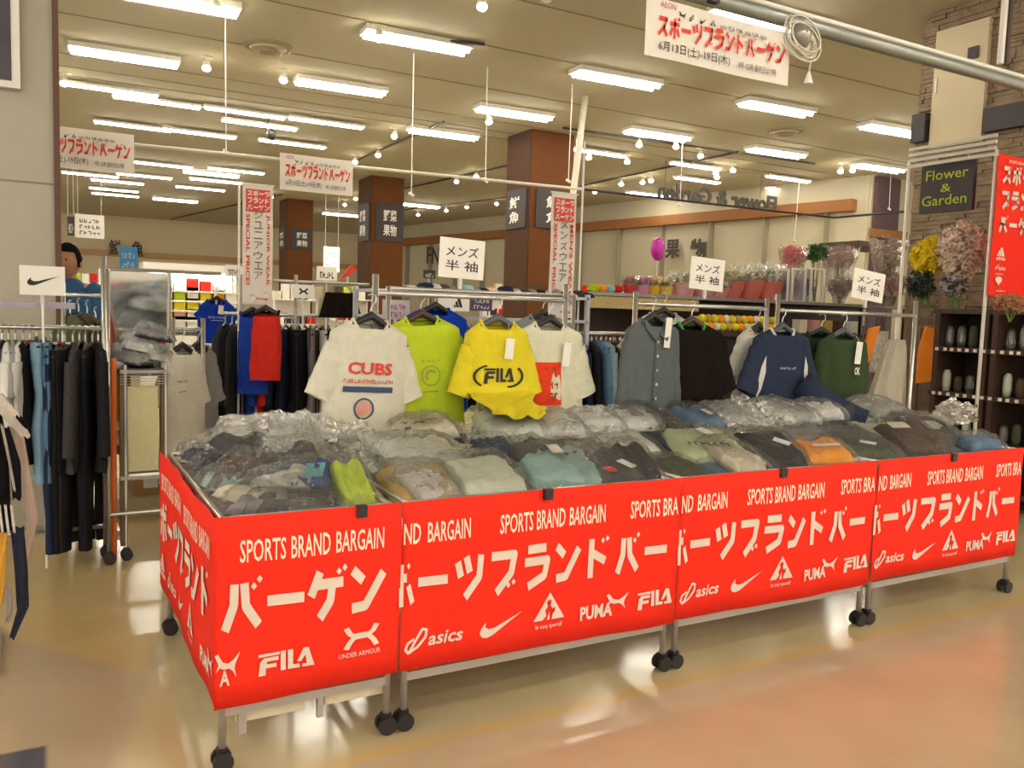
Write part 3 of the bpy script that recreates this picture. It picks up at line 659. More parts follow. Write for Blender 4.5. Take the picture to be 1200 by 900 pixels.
PILE = [ # px, py, rot deg, colour, scale(x,y), label, opts
 (500,578,-8,'mustard',(.95,.95),'tan mustard shirt with a diamond mark at the front left of the second wagon',dict(extra=mark('◇',INK,.05,-.05,.07,.07))),
 (452,588,15,'white',(.6,.7),'crumpled white tee beside the black clip of the first wagon',dict(milky=True)),
 (585,568,-6,'mint',(1,.95),'pale sage tee in the front row between tan and teal shirts',{}),
 (655,545,-20,'teal',(1.15,1.15),'large teal tee with a cream tag in the middle of the second wagon',dict(tg=(.0,.08,.1))),
 (722,552,-8,'charcoal',(.95,1.0),'dark charcoal shirts with an orange spot at the right of the second wagon',dict(patch=('red',-.02,-.10,.05,.045),tg=(.08,-.06,.5))),
 (768,550,-25,'black',(.5,1.1),'narrow dark purple-black garment at the seam of second and third wagons',{}),
 (575,540,-5,'navy',(.6,.45),'small navy blue folded item behind the pale sage tee',{}),
 (618,540,10,'charcoal',(.6,.45),'slate grey strip of folded fabric beside the navy item',{}),
 (495,548,5,'lgrey',(1.15,.8),'white-grey bagged tee behind the tan mustard shirt',dict(milky=True)),
 (470,520,8,'charcoal',(.9,.5),'dark collared garment under the white printed tee hem',{}),
 (470,505,5,'cream',(.9,.6),'cream tee with tan lettering behind the dark collar',dict(patch=('mustard',0,0,.12,.03))),
 (560,515,-12,'mint',(1.0,.9),'pale grey-green bagged tee below the lime shirt',dict(milky=True)),
 (610,510,-3,'lgrey',(.9,.8),'light grey bag behind the slate strip',dict(milky=True)),
 (700,500,-15,'lgrey',(.8,.7),'clear milky bag with pale blue shirt below the cream tee',dict(milky=True)),
 (728,486,10,'charcoal',(.75,.7),'dark mesh garment under the grey buttoned shirt',{}),
 (775,492,-6,'blue',(.75,.9),'denim blue collared shirt standing up below the black shirt',dict(tg=(.05,-.02,.2))),
 (822,528,-28,'sage',(1.1,1.1),'sage green tee with dark lettering at the front left of the third wagon',dict(tg=(.02,.05,.5),extra=mark('#',mat('dark_green_ink',(.05,.10,.07),.8),.0,-.11,.20,.04))),
 (862,535,-10,'cream',(.6,1.0),'cream tee right of the sage green tee',{}),
 (888,540,-8,'charcoal',(.75,.8),'charcoal garment with a white star tag on the third wagon',dict(patch=('white',0,-.07,.09,.09))),
 (925,533,-30,'black',(1.0,1.15),'shiny black bag in the centre front of the third wagon',dict(tg=(.05,0,.9))),
 (970,530,-24,'orange',(.9,.75),'bright orange-yellow garment at the front of the third wagon',dict(patch=('white',.02,-.02,.16,.03))),
 (835,510,12,'white',(.8,.7),'off-white crumpled bag behind the cream tee',dict(milky=True)),
 (805,500,-12,'grey',(.8,.7),'grey bag right of the denim blue shirt',dict(milky=True)),
 (870,500,18,'lgrey',(.9,.8),'milky bag under the navy sweatshirt',dict(milky=True)),
 (905,508,-6,'white',(.9,.7),'white bag left of the small royal blue piece',dict(milky=True)),
 (940,486,10,'royal',(.5,.5),'small royal blue piece under the navy sweatshirt',{}),
 (955,510,-4,'white',(.8,.6),'white tee behind the bright orange-yellow garment',dict(milky=True)),
 (998,520,-35,'charcoal',(.7,.9),'dark bag between the orange garment and the olive one',{}),
 (1030,528,-22,'dgreen',(1.05,.85),'dark green garment at the front left of the rightmost wagon',dict(tg=(.0,-.05,1.0))),
 (1068,515,-28,'brown',(.95,1.1),'brown-black bag with a large cream tag on the rightmost wagon',dict(patch=('cream',-.05,.07,.11,.07))),
 (1105,508,-28,'charcoal',(.95,1.1),'charcoal bag with a small cream tag on the rightmost wagon',dict(patch=('cream',-.06,.08,.05,.08))),
 (1153,505,-22,'navy',(.95,1.0),'navy and blue bag with a white card at the right end',dict(patch=('white',.0,-.03,.12,.11))),
 (1165,515,-22,'blue',(.7,.5),'blue fold at the outer right corner of the pile',{}),
 (1010,500,6,'mauve',(1.1,.8),'mauve-grey bag below the dark green long-sleeve shirt',dict(milky=True)),
 (1040,484,-8,'cream',(1.0,.7),'cream folded piece below the beige knit',dict(milky=True)),
 (1090,476,10,'cream',(1.1,.7),'clear bag of cream cloth at the back of the rightmost wagon',dict(milky=True)),
 (1125,480,-20,'lgrey',(.9,.8),'clear rumpled bag at the back right end of the pile',dict(milky=True)),
 (680,480,-6,'lgrey',(.8,.6),'grey bag under the cream tee with the red square',dict(milky=True)),
]
rp = random.Random(11)
for i, (px, py, a, col, sc_, lb, op) in enumerate(PILE):
    p = onpile(px, py); x = min(4.10, max(.76, p.x)); hl = .5*(.33*sc_[0]*abs(math.sin(R(a*.8)))+.42*sc_[1]*.95*abs(math.cos(R(a*.8)))); y = min(.78, max(hl+.012, p.y)); hx = .5*(.33*sc_[0]*abs(math.cos(R(a*.8)))+.40*sc_[1]*abs(math.sin(R(a*.8)))); x = min(4.22-hx, x)
    z = .752+.185*(y/.9)+(i%3)*.010
    bagged(lb, x, y, z, R(a*.8), col, (sc_[0], sc_[1]*.95, 1.25), SL+R(rp.uniform(0,6)), R(rp.uniform(-4,4)), **op)
# support layer: same kind of bags lying between the visible ones
LAY = ['grey','charcoal','lgrey','navy','mint','black','white','brown','olive','blue']
k = 0
for wi, (x0, wn) in enumerate(((.609,'second'),(1.825,'third'),(3.041,'rightmost'))):
    for r_ in range(2):
        for c_ in range(4):
            y = .235+.40*r_; x = x0+.17+c_*.285
            bagged('%s underlying bag, %s wagon, %s, %s from left' % (LAY[k%10], wn, ('front row','back row')[r_], ORD[c_]), x, y, .735+.178*(y/.9)-.008, R(rp.uniform(-8,8)), LAY[k%10], (.95,.95,.8), SL, 0); k += 1
# first wagon: jumble
W1 = [(.14,.13,.735,60,'mauve',(.8,.9),8,'grey-mauve bag in the front left corner of the first wagon'),(.30,.13,.735,80,'charcoal',(.7,.9),4,'dark purple folded bag along the front edge of the first wagon'),
 (.43,.16,.745,-10,'grey',(.9,.95),10,'grey bag beside the lime garment at the front'),(.50,.20,.80,-5,'lime',(.42,.85),20,'lime green garment at the front right of the first wagon'),
 (.55,.18,.745,-8,'black',(.3,.8),12,'black strip between lime garment and white tee'),
 (.16,.34,.75,35,'cream',(.7,.8),6,'cream and white printed shirt at the left of the first wagon'),(.36,.33,.80,-25,'royal',(.75,.7),14,'blue shirt with a cyan panel in a clear bag'),
 (.30,.30,.79,10,'lgrey',(.8,.6),10,'pale bag with white price strip in the middle of the first wagon'),
 (.09,.50,.76,20,'teal',(.5,.7),4,'teal folded piece at the left edge of the first wagon'),(.20,.55,.80,-30,'brown',(.7,.75),12,'dark brown shiny bag beside the teal piece'),
 (.36,.55,.83,-12,'charcoal',(.8,.8),16,'charcoal bag in the centre of the first wagon heap'),(.49,.50,.80,-5,'grey',(.6,.9),10,'grey bag at the right edge of the first wagon'),
 (.12,.72,.78,40,'black',(.8,.8),6,'black and white bag toward the back left of the first wagon'),(.28,.76,.84,25,'black',(.9,.9),14,'long black bag lying diagonally in the first wagon'),
 (.45,.75,.86,-8,'lgrey',(.8,.9),14,'milky grey bag near the back right of the first wagon'),(.12,.96,.78,10,'navy',(.7,.8),4,'dark navy bag in the rear left corner of the first wagon'),
 (.30,.98,.86,-15,'white',(.9,.8),12,'whitish bag near the rear of the first wagon'),(.46,1.02,.87,5,'lgrey',(.8,.8),8,'pale bag at the rear right of the first wagon'),
 (.15,1.14,.79,30,'grey',(.8,.6),0,'grey bag at the rear edge of the first wagon')]
for i, (x, y, z, a, col, s_, tx, lb) in enumerate(W1):
    op = {}
    if i == 6: op = dict(patch=('cyan',.06,-.03,.09,.16))
    if i == 7: op = dict(tg=(.0,0,1.3), milky=False)
    if i == 5: op = dict(patch=('pink',.03,.08,.07,.07))
    if i in (14,16,17): op = dict(milky=True)
    a_ = R(a); hy = .5*(.33*s_[0]*abs(math.sin(a_))+.42*s_[1]*abs(math.cos(a_))); hx = .5*(.33*s_[0]*abs(math.cos(a_))+.42*s_[1]*abs(math.sin(a_)))
    x = max(hx+.015, min(.575-hx, x)) if hx < .28 else .295; y = max(y, hy+.012)
    bagged(lb, x, y, z+.025, a_, col, (s_[0], s_[1], 1.3), R(tx), R(rp.uniform(-8,8)), **op)
for i, (x, y) in enumerate([(x, y) for y in (.2,.52,.84,1.1) for x in (.16,.43)]):
    bagged('%s bottom-layer bag in the first wagon, %s from front left' % (LAY[i], ORD[i]), x, y, .735, R(rp.uniform(-10,10)), LAY[i], (.85,.8,.9))
# crumpled empty bags
def crumple(label, px, py, Y, s, hgt=.8, spikes=1.0, seed=0):
    p = at(px, py, Y=Y); r = random.Random(seed); off = Vector((seed*3.1, seed*1.7, 0)); m = MB(); n = 26
    def fn(u, v):
        th = 2*PI*u; ph = v*PI*.62
        d = Vector((math.sin(ph)*math.cos(th), math.sin(ph)*math.sin(th), math.cos(ph)))
        a = noise.noise(d*2.0+off); b = abs(noise.noise(d*5+off)); c = abs(noise.noise(d*11+off))
        rr = 1+.55*a+.55*b*spikes+.22*c
        return Vector((p.x, Y, p.z-s*hgt))+Vector((d.x*s*rr, d.y*s*.85*rr, d.z*s*hgt*rr))
    m.grid(fn, n, 16, True)
    tag(m.build('crumpled_plastic_bag', FILM2), label, 'plastic bag', 'crumpled clear bags on the heap')
for i, a in enumerate([('crumpled clear bag peaking at the back left of the first wagon',310,500,1.0,.14,.9),('crumpled clear bag with a pointed corner in the middle of the first wagon back',345,492,.85,.12,1.0),('crumpled clear bag against the hem of the white printed tee',400,500,.80,.12,.9),
    ('low crumpled clear bag on the left rear rim of the first wagon',255,518,1.1,.12,.6),('crumpled clear bag over the centre of the first wagon',330,525,.62,.13,.8),('crumpled clear bag beside the cream folded tee',440,520,.62,.11,.9),
    ('crumpled clear bag rising under the navy sweatshirt left side',885,478,.72,.12,1.0),('crumpled clear bag below the black shirt hem',835,492,.75,.12,.8),('crumpled clear bag below the navy hanging sleeve',1000,498,.72,.10,.7),
    ('crumpled clear bag beside the thin white post at the right end',1120,472,.78,.12,.7),('crumpled clear bag below the beige knit',1050,480,.78,.10,.6),('crumpled clear bag right of the hanging yellow hem',665,494,.75,.11,.7),('small crumpled clear bag below the lime shirt',540,500,.78,.09,.6),
    ('crumpled clear bag between the dark collar and the pale sage tee',545,525,.55,.08,.6),('crumpled clear bag left of the large teal tee',608,505,.70,.10,.7),('crumpled clear bag between teal tee and denim shirt',715,505,.66,.10,.7),
    ('crumpled clear bag above the cream tee of the third wagon',862,500,.62,.09,.8),('crumpled clear bag left of the small royal piece',915,492,.70,.10,.8),('crumpled clear bag behind the orange garment',965,503,.62,.08,.7),
    ('crumpled clear bag above the dark green garment',1035,498,.60,.09,.6),('crumpled clear bag behind the charcoal bag at the right end',1095,488,.66,.09,.6),('pointed crumpled bag left of the navy sweatshirt',868,470,.82,.08,1.3),('crumpled clear bag over the white tee by the black clip',470,545,.42,.08,.7)]):
    crumple(*a[:6] if len(a) == 6 else a, seed=i+1) if False else crumple(a[0],a[1],a[2],a[3],a[4],a[5],1.0,i+1)
# ================================================================== HANGING GARMENTS
def gshape(hw=.25, h=.66, d=.05, seed=0, fold=.020, dipf=.075, neck=.085, sh=.022):
    off = Vector((seed*7.3, seed*2.1, seed))
    zs_shoulder = -.035-sh
    def prof(v):
        if v < .80:
            k = v/.80; z = -h+(h+zs_shoulder)*k; w_ = hw*(1.0-.03*math.sin(PI*k)) if k < .75 else hw*(.985-.10*((k-.75)/.25)); return z, w_, d
        k = (v-.80)/.20; return zs_shoulder*(1-k)**1.0, hw*.88*(1-k)+neck*k, d*(1-.35*k)
    def fn(u, v):
        z, w_, dd = prof(v); th = 2*PI*u; c, s_ = math.cos(th), math.sin(th)
        ex = .75+.25*max(0,(v-.8)/.2); x = w_*math.copysign(abs(c)**ex, c); y = dd*math.copysign(abs(s_)**.8, s_)
        low = min(1, max(0, -z/h))
        f = fold*(.35+low)*(noise.noise(Vector((x*10+z*3, z*1.6+s_, 0))+off)*1.5+.6*noise.noise(Vector((x*22-z*7, z*4, 4+s_))+off))*(1 if v < .9 else (1-v)*10)
        y += f; x += .3*f
        if v > .86 and s_ < 0: z -= dipf*((v-.86)/.14)**1.5*(-s_)**1.2
        elif v > .95: z -= .012*s_
        return Vector((x, y, z))
    return fn
def front_y(fn, x, z, h, hw, d):
    th = math.acos(max(-1,min(1,(abs(x)/hw)**(1/.75)*(1 if x > 0 else -1)))); u = 1-th/(2*PI); v = .8*(z+h)/(h-.08)
    return fn(u, min(.8, max(0,v))).y
def shirt(label, col, x, Y, z, w=.5, h=.66, sleeve='short', cuff=(.33,-.28), yaw=0, seed=0, drape=0, hangc=None, tagc=None, prints=None, collar=True, roll=0, cat='shirt', name='hanging_shirt', group='shirts hung over the bargain wagons', collar_col=None, d=.05, hang=True, zbar=None, low=False):
    hw = w/2; t = thing(name, label, cat, (0,0,0), group)
    fn = gshape(hw, h, d, seed); nu, nv = (20,12) if low else (48,30)
    b = MB(); b.grid(fn, nu, nv, True)
    M = cloth(*col) if isinstance(col, tuple) else cloth(col, COL[col])
    def bend(p):
        if drape and p[2] < -.33: q = -.33-p[2]; return Vector((p[0]*(1-.9*q)+.02*math.sin(q*30), p[1]-q*drape, -.33-q*.20+.012*math.sin(p[0]*40+q*20)*min(1,q*6)-min(q,.03)*.3))
        return Vector(p)
    b.v = [tuple(bend(v)) for v in b.v]; b.build('body', M, t, True)
    if sleeve:
        for sg in (-1, 1):
            m = MB(); ex, ez = cuff; ex *= w/.5
            a = Vector((sg*hw*.62, 0, -.135)); e = Vector((sg*ex, 0, ez)); n = 10 if low else 14
            dirv = (e-a).normalized(); perp = Vector((-dirv.z*1, 0, dirv.x)).normalized()
            def sf(u, v, sg=sg):
                c = a+(e-a)*v; r0 = (.095*(1-v)+(.082 if sleeve == 'short' else .055)*v)*(hw/.25 if hw < .25 else 1)
                th = 2*PI*u; f = .006*noise.noise(Vector((v*6,u*5,seed+sg)))
                return c+perp*(math.cos(th)*r0)+Vector((0,1,0))*(math.sin(th)*(.036)+f*2)
            m.grid(sf, 16, n, True); m.build('sleeve', M, t, True)
    if collar:
        ring = [fn(u/32, 1.0) for u in range(33)]
        m = MB(); m.tube(ring, .0085, 6, False); m.build('collar', cloth(*collar_col) if collar_col else M, t, True)
    if hang:
        m = MB(); m.tube([(-hw*.75,0,-.075),(-.08,-.004,-.02),(0,-.004,.022),(.08,-.004,-.02),(hw*.75,0,-.075)],[.008,.014,.020,.014,.008],8); hg = m.build('hanger', hangc or BLACKP, t, True)
        m = MB(); m.tube([(0,0,-.01),(0,0,.05),(.006,0,.07),(.022,0,.085),(.022,0,.108),(.004,0,.122),(-.018,0,.112)],.0035,6)
        m.build('hanger_hook', CHROME, hg, True)
    if tagc:
        tx, tz, th_ = tagc; yy = -d-.02
        pt = MB().obox((tx,yy,tz),.045,.003,th_,0,.08,0).build('price_tag', WHITE, t)
        MB().tube([(tx,yy,tz+th_/2),(tx+.01,-.02,min(-.01,tz+th_/2+.08))],.001,4).build('tag_string', WHITE, pt)
    if prints:
        for (nm, pm, geo) in prints:
            m = MB(); geo(m); m.v = [(vx, front_y(fn, vx, vz, h, hw, d)-.0045, vz) for vx, vy, vz in m.v]; m.build(nm, pm, t)
    t.location = (x, Y, z); t.rotation_euler = (0, roll, yaw)
    return t
def BX(x, z, w_, h_, nx=6): 
    def g(m):
        vs = []; fs = []
        for i in range(nx+1): vs += [(x+w_*i/nx,0,z),(x+w_*i/nx,0,z+h_)]
        for i in range(nx): fs.append((2*i,2*i+2,2*i+3,2*i+1))
        m.add(vs, fs)
    return g
def TX(s, x, z, w_, h_, b=.01): return lambda m: text(m, s, x, z, w_, h_, b)
def RING(x, z, r, t_, a0=0, a1=2*PI, ez=1):
    def g(m):
        n = 24; vs = []; fs = []
        for i in range(n+1):
            a = a0+(a1-a0)*i/n; vs += [(x+r*math.cos(a),0,z+ez*r*math.sin(a)),(x+(r-t_)*math.cos(a),0,z+ez*(r-t_)*math.sin(a))]
        for i in range(n): fs.append((2*i,2*i+2,2*i+3,2*i+1))
        m.add(vs, fs)
    return g
def many(*fs):
    def g(m):
        for f in fs: f(m)
    return g
YR = 1.06
# rack frames behind the wagons
def rack_frame(label, xa, xb, z, Y, posts=True, zp=None, mat_=CHROME, name='garment_stand'):
    t = thing(name, label, 'rack', ((xa+xb)/2, Y, 0))
    for x in (xa, xb): MB().tube([(x,Y,0.02),(x,Y,zp or z+.07)],.014,10).build('post', mat_, t, True)
    MB().tube([(xa,Y,z),(xb,Y,z)],.012,10).build('crossbar', mat_, t, True)
    for x in (xa, xb): MB().box((x-.016,Y-.24,0),(x+.016,Y+.24,.03)).build('foot', mat_, t)
    return t
b1 = at(440,346,Y=YR); b2 = at(663,350,Y=YR); b3 = at(745,350,Y=YR); b4 = at(902,356,Y=YR); b5 = at(909,358,Y=YR); b6 = at(1073,366,Y=YR)
ZB = 1.535
rack_frame('chrome garment frame behind the yellow shirts', b1.x, b2.x, ZB, YR+.0, zp=1.62)
rack_frame('chrome garment frame behind the black shirt', b3.x, b4.x-.02, ZB, YR+.0, zp=1.60)
rack_frame('chrome garment frame behind the dark green shirt', b5.x+.02, b6.x, ZB-.005, YR+.0, zp=1.63)
ZS = 1.42
def sx(px, py=385, Y=YR): return at(px, py, Y=Y).x
OFFW = ('offwhite', (.66,.63,.52)); YEL = ('yellow', (.72,.60,.03)); LIM = ('lime', (.60,.60,.01))
cubs = [('red_print', REDINK, many(TX('CUBS', -.12, -.245, .22, .055, .03), SCR(-.14, -.285, .25, .018, 20, 3))), ('navy_bar', NAVYINK, BX(-.14,-.325,.245,.026)), ('round_emblem', NAVYINK, RING(-.03,-.40,.05,.008)), ('emblem_centre', mat('salmon_ink',(.75,.35,.28),.8), RING(-.03,-.40,.036,.034))]
shirt('white tee with red lettering and a navy bar, first of the hanging row', OFFW, sx(432), YR-.02, ZS-.01, .43, .74, 'short', (.27,-.36), R(8), 1, prints=cubs, roll=R(3))
pf = [('pale_crest', mat('olive_ink',(.30,.32,.05),.8), many(RING(.02,-.28,.05,.006), RING(.02,-.28,.03,.012,.5,4), TX('* * * *',-.03,-.215,.10,.012), BX(-.02,-.36,.08,.006)))]
shirt('lime yellow tee with a small dark crest behind the white tee', LIM, sx(500)-.0, YR+.07, ZS+.01, .46, .68, 'short', (.27,-.35), R(4), 2, prints=pf, roll=R(-3), hangc=mat('brown_hanger',(.05,.025,.02),.4))
fila = [('logo_print', INK, many(lambda m: put(m, FILA, -.085, -.30, .15, .075), RING(-.06,-.265,.075,.012,1.7,4.2,.75), RING(.05,-.265,.075,.014,-1.7,.9,.75)))]
shirt('bright yellow tee with a dark oval logo, hem hanging over the bags', YEL, sx(577), YR-.05, ZS, .37, .72, 'short', (.26,-.36), R(-6), 3, prints=fila, drape=.95, tagc=(.04,-.13,.10), hangc=mat('grey_hanger',(.10,.10,.12),.4))
red = [('red_block', cloth('redblock',(.75,.06,.02)), BX(-.15,-.42,.20,.22)), ('red_block_text', mat('dull_red_ink',(.45,.03,.02),.8), many(SCR(-.14, -.27, .17, .045, 6, 5), SCR(-.14, -.335, .17, .045, 6, 6), SCR(-.14, -.40, .17, .045, 6, 7)))]
shirt('cream tee with a red square print right of the yellow tee', ('cream2',(.68,.66,.50)), sx(643), YR, ZS, .45, .68, 'short', (.26,-.38), R(0), 4, prints=red, tagc=(.07,-.16,.12))
shirt('royal blue tee hanging behind the lime and yellow tees', ('royal2',(.01,.045,.42)), at(510,365,Y=1.8).x, 1.8, 1.475, .44, .6, 'short', (.27,-.25), 0, 5, group='shirts on the racks behind', hangc=BLACKP)
shirt('grey striped tee hanging behind the cream tee', ('greystripe',(.26,.27,.27)), at(636,365,Y=1.8).x, 1.8, 1.455, .50, .6, 'short', (.28,-.25), 0, 6, group='shirts on the racks behind')
rack_frame('plain chrome stand directly behind the front row holding the royal blue tee', at(455,365,Y=1.8).x, at(672,365,Y=1.8).x, 1.578, 1.8, zp=1.59)
btn = [('buttons', mat('pale_button',(.55,.58,.55),.4), many(*[RING(-.005,-.12-.075*i,.008,.007) for i in range(5)])), ('placket', cloth('tealplacket',(.085,.10,.105)), BX(-.03,-.52,.006,.45))]
tealgrey = ('tealgrey', (.115,.13,.135))
t = shirt('grey-teal buttoned shirt with a pointed collar left of the black shirt', tealgrey, sx(748,378), YR-.12, ZS+.035, .42, .66, 'long', (.25,-.56), R(8), 7, prints=btn, tagc=(.05,-.07,.16))
for sg in (-1,1):
    q = MB(); q.add([(0,-.06,-.085),(sg*.085,-.03,.0),(sg*.10,-.055,-.05),(sg*.04,-.075,-.115)],[(0,1,2,3)]); q = q.build('collar_flap', cloth(*tealgrey), None, False, .004); q.parent = t
shirt('pale grey tee with a black tag string, half hidden behind the buttoned shirt', ('palegrey',(.46,.46,.43)), sx(777,365,1.3), 1.3, ZS+.07, .44, .6, 'short', (.27,-.25), R(-10), 8, hangc=BLACKP)
shirt('black tee with a thin green collar line', ('black2',(.012,.008,.007)), sx(810,380), YR+.0, ZS+.02, .50, .68, 'short', (.26,-.40), R(-5), 9, collar_col=('greenline',(.05,.35,.03)), hangc=mat('brown_hanger',(.05,.02,.02),.4))
shirt('white tee half hidden behind the navy sweatshirt', ('white2',(.62,.59,.52)), sx(887,390,1.2), 1.2, ZS, .42, .62, 'short', (.27,-.30), R(10), 10)
def pan(sg): return ('white_panel', cloth('panelwhite',(.66,.64,.62)), lambda m: m.add([(sg*x,0,z) for x, z in ((.15,-.16),(.175,-.22),(.19,-.32),(.19,-.42),(.165,-.36),(.15,-.26))],[(0,1,2,3,4,5) if sg < 0 else (5,4,3,2,1,0)]))
nv = [pan(-1), pan(1), ('small_lettering', mat('pale_ink',(.5,.52,.58),.8), SCR(-.045, -.24, .12, .014, 7, 8))]
t = shirt('navy sweatshirt with white side panels and one sleeve hanging low', ('navy2',(.030,.040,.075)), sx(907,392), YR-.06, ZS, .47, .62, 'short', (.27,-.38), R(-4), 11, prints=nv, collar_col=('whiteneck',(.7,.68,.66)), hangc=mat('slate_hanger',(.06,.08,.10),.4))
q = MB(); q.tube([(.12,-.05,-.33),(.20,-.13,-.41),(.29,-.22,-.47),(.37,-.28,-.50),(.40,-.31,-.51)],[.085,.08,.065,.052,.05],12); q = q.build('sleeve', cloth('navy2',(1,1,1)), None, True); q.parent = t
t = shirt('dark green long-sleeve shirt with a white tag left of the beige knit', ('green2',(.045,.07,.030)), sx(985,392), YR-.02, ZS-.02, .40, .66, 'long', (.22,-.62), R(-12), 12, tagc=(.07,-.12,.14), hangc=mat('slate_hanger',(1,1,1)))
q = MB(); text(q, 'OK', .045, -.26, .04, .05, .03, o=(0,-.075,0)); q = q.build('chest_mark', WHITE); q.parent = t
shirt('darker green shirt tucked behind the dark green long-sleeve shirt', ('green3',(.02,.03,.018)), sx(962,392,1.15), 1.15, ZS-.02, .36, .64, 'long', (.22,-.58), R(-40), 13)
# beige knit sack, folded over a hook
p = at(1048,402,Y=1.12); t = thing('hanging_knit','beige knit piece folded over the bar at the right','clothing',(p.x,1.12,p.z))
zt_, zb_ = at(1050,398,Y=1.12).z, at(1050,478,Y=1.12).z
def kn(u, v):
    z = zb_+(zt_-zb_)*v; a = (1-v); wd = .05+.14*a**.7; th = 2*PI*u
    return Vector((p.x+.02-.07*a+wd*math.cos(th), 1.12+.05*math.sin(th)+.012*math.sin(th*7+v*2), z))
MB().grid(kn, 40, 12, True).build('body', cloth('beigeknit',(.42,.38,.30)), t, True); MB().tube([(p.x,1.12,zt_-.02),(p.x,1.12,1.52)],.004,6).build('hook', CHROME, t)
# info cards
def card(label, px0, py0, px1, py1, Y, lines, rz=0, roll=0, m_=WHITE, ink=INK, stand=True, drawf=None, name='sale_card', cat='sign', group='price and size cards'):
    a = at(px0, py1, Y=Y); b = at(px1, py0, Y=Y); cx, cz = (a.x+b.x)/2, (a.z+b.z)/2; wd, ht = b.x-a.x, b.z-a.z
    t = thing(name, label, cat, (0,0,0), group)
    MB().box((-wd/2,-.002,-ht/2),(wd/2,.002,ht/2)).build('card', m_, t)
    m = MB()
    if lines and lines[0] == '#':
        for i in range(int(lines[1])):
            q = MB(); n = int(lines[1]); SCR(-wd*.36, ht*.36-ht*.76/n*(i+1)+ht*.04, wd*.72, ht*.76/n*.62, 5, i+int(px0))(q); m.add([(v[0],-.0035,v[2]) for v in q.v], q.f)
    elif lines:
        n = len(lines); lh = ht*.72/n
        for i, s in enumerate(lines):
            ww = wd*.72; text(m, s, -ww/2, ht*.36-lh*(i+1)+lh*.12, ww, lh*.74, .008, o=(0,-.0035,0))
    if drawf: k0 = len(m.v); drawf(m, wd, ht); m.v = m.v[:k0]+[(v[0],-.0035,v[2]) for v in m.v[k0:]]
    if m.v: m.build('lettering', ink, t)
    if stand:
        MB().tube([(0,.006,-ht/2),(0,.006,-ht/2-.05)],.012,6).build('clip_stand', mat('clear_stand',(.6,.6,.56),.2), t)
    if stand and Y > 2.1: MB().tube([(0,.012,-ht/2-.05),(0,.012,-cz+.01)],.007,6).build('card_pole', WPAINT, t)
    if not stand:
        for x in (-wd*.4, wd*.4): MB().tube([(x,0,ht/2),(x,0,CEIL-cz)],.006,5).build('wire', WPAINT, t)
    t.location = (cx, Y, cz); t.rotation_euler = (0, roll, rz); return t
card('white card reading men short sleeve above the yellow shirts', 514,282,568,325, YR, ['メンズ','半 袖'], 0, R(2))
card('white card reading men short sleeve above the black shirt', 808,304,849,339, YR, ['メンズ','半 袖'], 0, R(3))
card('white card reading men short sleeve beside the stone column flowers', 998,319,1037,351, YR, ['メンズ','半 袖'], 0, R(6))
card('white card with a black check logo on the left rack', 23,313,76,345, 2.45, [], 0, 0, drawf=lambda m,w_,h_: put(m, SWOOSH, -w_*.34, -h_*.18, w_*.72, h_*.36))
# ------------------------------------------------------------------ side-hung garments
def proto(kind, seed):
    t = thing('hung_'+kind, 'x', 'clothing', (0,0,0), 'x'); G = cloth('grey',(1,1,1))
    if kind in ('tee','jacket'):
        fn = gshape(.24, .66 if kind == 'tee' else .70, .022, seed, .014); m = MB(); m.grid(fn, 22, 14, True); m.build('body', G, t, True)
        for sg in (-1,1):
            e = Vector((sg*.30,0,-.27)) if kind == 'tee' else Vector((sg*.27,0,-.60)); a = Vector((sg*.19,0,-.10)); m = MB()
            m.grid(lambda u, v: a+(e-a)*v+Vector((math.cos(2*PI*u)*(.07-.015*v), math.sin(2*PI*u)*.024, math.cos(2*PI*u)*-.03*sg*0)), 12, 7, True); m.build('sleeve', G, t, True)
        zt = 0
    else:
        ln = {'pants':-.98,'shorts':-.45}[kind]
        for sg in (-1,1):
            m = MB(); m.grid(lambda u, v: Vector((sg*(.085+.03*(1-v)), 0, ln*(1-v)-.05))+Vector((math.cos(2*PI*u)*(.06+.035*v), math.sin(2*PI*u)*.022+.012*noise.noise(Vector((u*6,v*4,seed+sg))), 0)), 14, 12, True); m.build('leg', G, t, True)
        m = MB(); m.grid(lambda u, v: Vector((math.cos(2*PI*u)*.185, math.sin(2*PI*u)*.024, -.18+.15*v)), 20, 4, True); m.build('waist', G, t, True)
    m = MB(); m.tube([(0,0,-.01),(0,0,.04),(0.02,0,.06),(.015,0,.085),(-.01,0,.085)],.004,5); m2 = MB(); m2.tube([(-.19,0,-.06),(0,0,.0),(.19,0,-.06)],.008,6); hg = m2.build('hanger', BLACKP, t); m.build('hanger_hook', CHROME, hg)
    return t
PR = {k: proto(k, i) for i, k in enumerate(('tee','jacket','pants','shorts'))}; usedP = set()
def hung(kind, x, y, z, col, label, rz=PI/2, sc=(1,1,1), group='clothes hung sideways on the racks'):
    M = cloth(col, COL[col]); o = PR[kind]; ms = {'body':M,'sleeve':M,'leg':M,'waist':M}
    c = copy_tree(o, None, label, ms, group); c.location = (x,y,z-.085*sc[2]); c.rotation_euler = (0,0,rz); c.scale = sc; return c
rh = random.Random(21)
